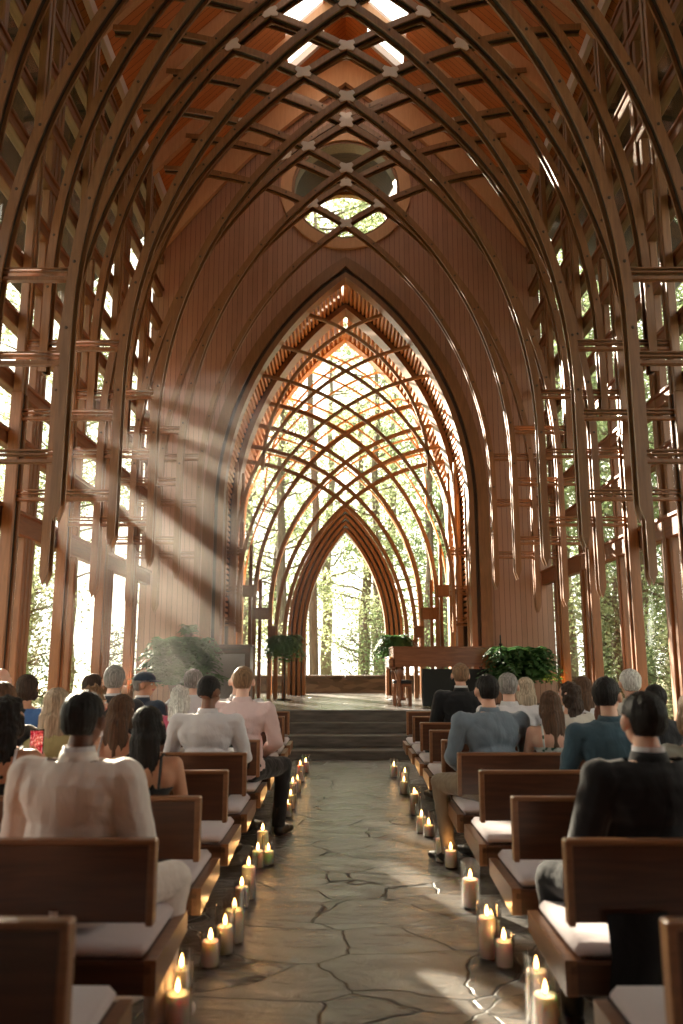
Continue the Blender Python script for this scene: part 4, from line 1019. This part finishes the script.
# behind the altar: open in the middle so the light floods in
for x, y, kd, s_ in ((-2.6, 33, 1, 1), (-4.6, 38, 0, 1.1), (1.4, 36, 1, 1.05), (4.2, 28, 0, 1), (7.0, 31, 1, 1), (10, 36, 0, 1.2), (2.8, 45, 2, 1.5), (-1.0, 50, 0, 1.5),
                    (-7.5, 48, 1, 1.4), (6.5, 47, 1, 1.4), (12, 50, 0, 1.4), (0.6, 30, 3, .8), (-3.4, 27, 3, .7), (3.2, 25.5, 3, .6), (5.5, 26, 3, .8), (-5.6, 25.5, 3, .8), (-.95, 25.2, 4, 1), (.9, 41, 2, 1.3), (-3.2, 40, 2, 1.2), (4.6, 38, 2, 1.2), (1.4, 29, 3, .7), (-4.6, 27.6, 4, 1.1), (2.6, 27, 4, 1.05), (-13, 37, 1, 1.4), (-16.5, 42, 1, 1.5), (11, 34, 1, 1.4), (14, 40, 1, 1.5), (9, 42, 1, 1.4)):  # left high-crowned tree added to block sun from the round window shaft
    tree(x, y, kd, s_, rt.random() < .5, 'beyond the altar glass')
for side, sg in (('beyond the left glass wall', -1), ('beyond the right glass wall', 1)):
    for i in range(13):
        y = 7 + i * 2.0 + rt.uniform(-.6, .6); x = sg * (8.8 + rt.uniform(0, 2.5))
        if sg < 0 and 17 < y < 31: continue
        tree(x, y, rt.choice((0, 1, 2)), rt.uniform(.9, 1.1), rt.random() < .4, side)
    for i in range(9):
        y = 9 + i * 3 + rt.uniform(-.8, .8)
        if sg < 0 and y > 20: continue
        tree(sg * (13 + rt.uniform(0, 5)), y, rt.choice((0, 1)), rt.uniform(1, 1.3), rt.random() < .4, side)
    for i in range(8):
        y = 8 + i * 2.1; 
        if sg > 0 or i % 2: tree(sg * (6.6 + rt.uniform(0, 1.0)), y, 3, rt.uniform(.5, .8), rt.random() < .4, side)

for i in range(16):
    y = 19 + i * 2.3; x = -(7.5 + .42 * (y - 12)) + rt.uniform(-3, 3.5)
    tree(x, y, rt.choice((0, 2, 2)), min(.62, (3.2 + (y - 12) * .24) / 13.5), rt.random() < .4, 'small, beyond the left glass wall')
for i in range(6):
    tree(-24 - 2 * i, 22 + 6 * i, 1, 1.1, i % 2 == 0, 'far beyond the left glass wall')
# ------------------------------------------------------------------ haze drifting in the sunlight by the left wall
hm = bpy.data.materials.new('haze'); hm.use_nodes = True; t = hm.node_tree; t.nodes.clear()
vo = t.nodes.new('ShaderNodeVolumePrincipled'); vo.inputs['Color'].default_value = (1, .97, .93, 1); vo.inputs['Anisotropy'].default_value = .5
tc = t.nodes.new('ShaderNodeTexCoord'); ln = t.nodes.new('ShaderNodeVectorMath'); ln.operation = 'LENGTH'
mr = t.nodes.new('ShaderNodeMapRange'); mr.inputs[1].default_value = 1.0; mr.inputs[2].default_value = .25; mr.inputs[3].default_value = 0; mr.inputs[4].default_value = .044
t.links.new(tc.outputs['Object'], ln.inputs[0]); t.links.new(ln.outputs['Value'], mr.inputs[0]); t.links.new(mr.outputs[0], vo.inputs['Density'])
o = t.nodes.new('ShaderNodeOutputMaterial'); t.links.new(vo.outputs[0], o.inputs['Volume'])
b = MB(); b.ell((0, 0, 0), (1, 1, 1), seg=32, rings=20)
hz = b.build('haze', hm, loc=(-1.85, 11.0, 2.9)); hz.scale = (1.95, 4.2, 2.5); tag(hz, 'thin haze in the air by the left wall, showing the sunbeams', 'haze', kind='stuff')
hm.cycles.volume_step_rate = 2.0
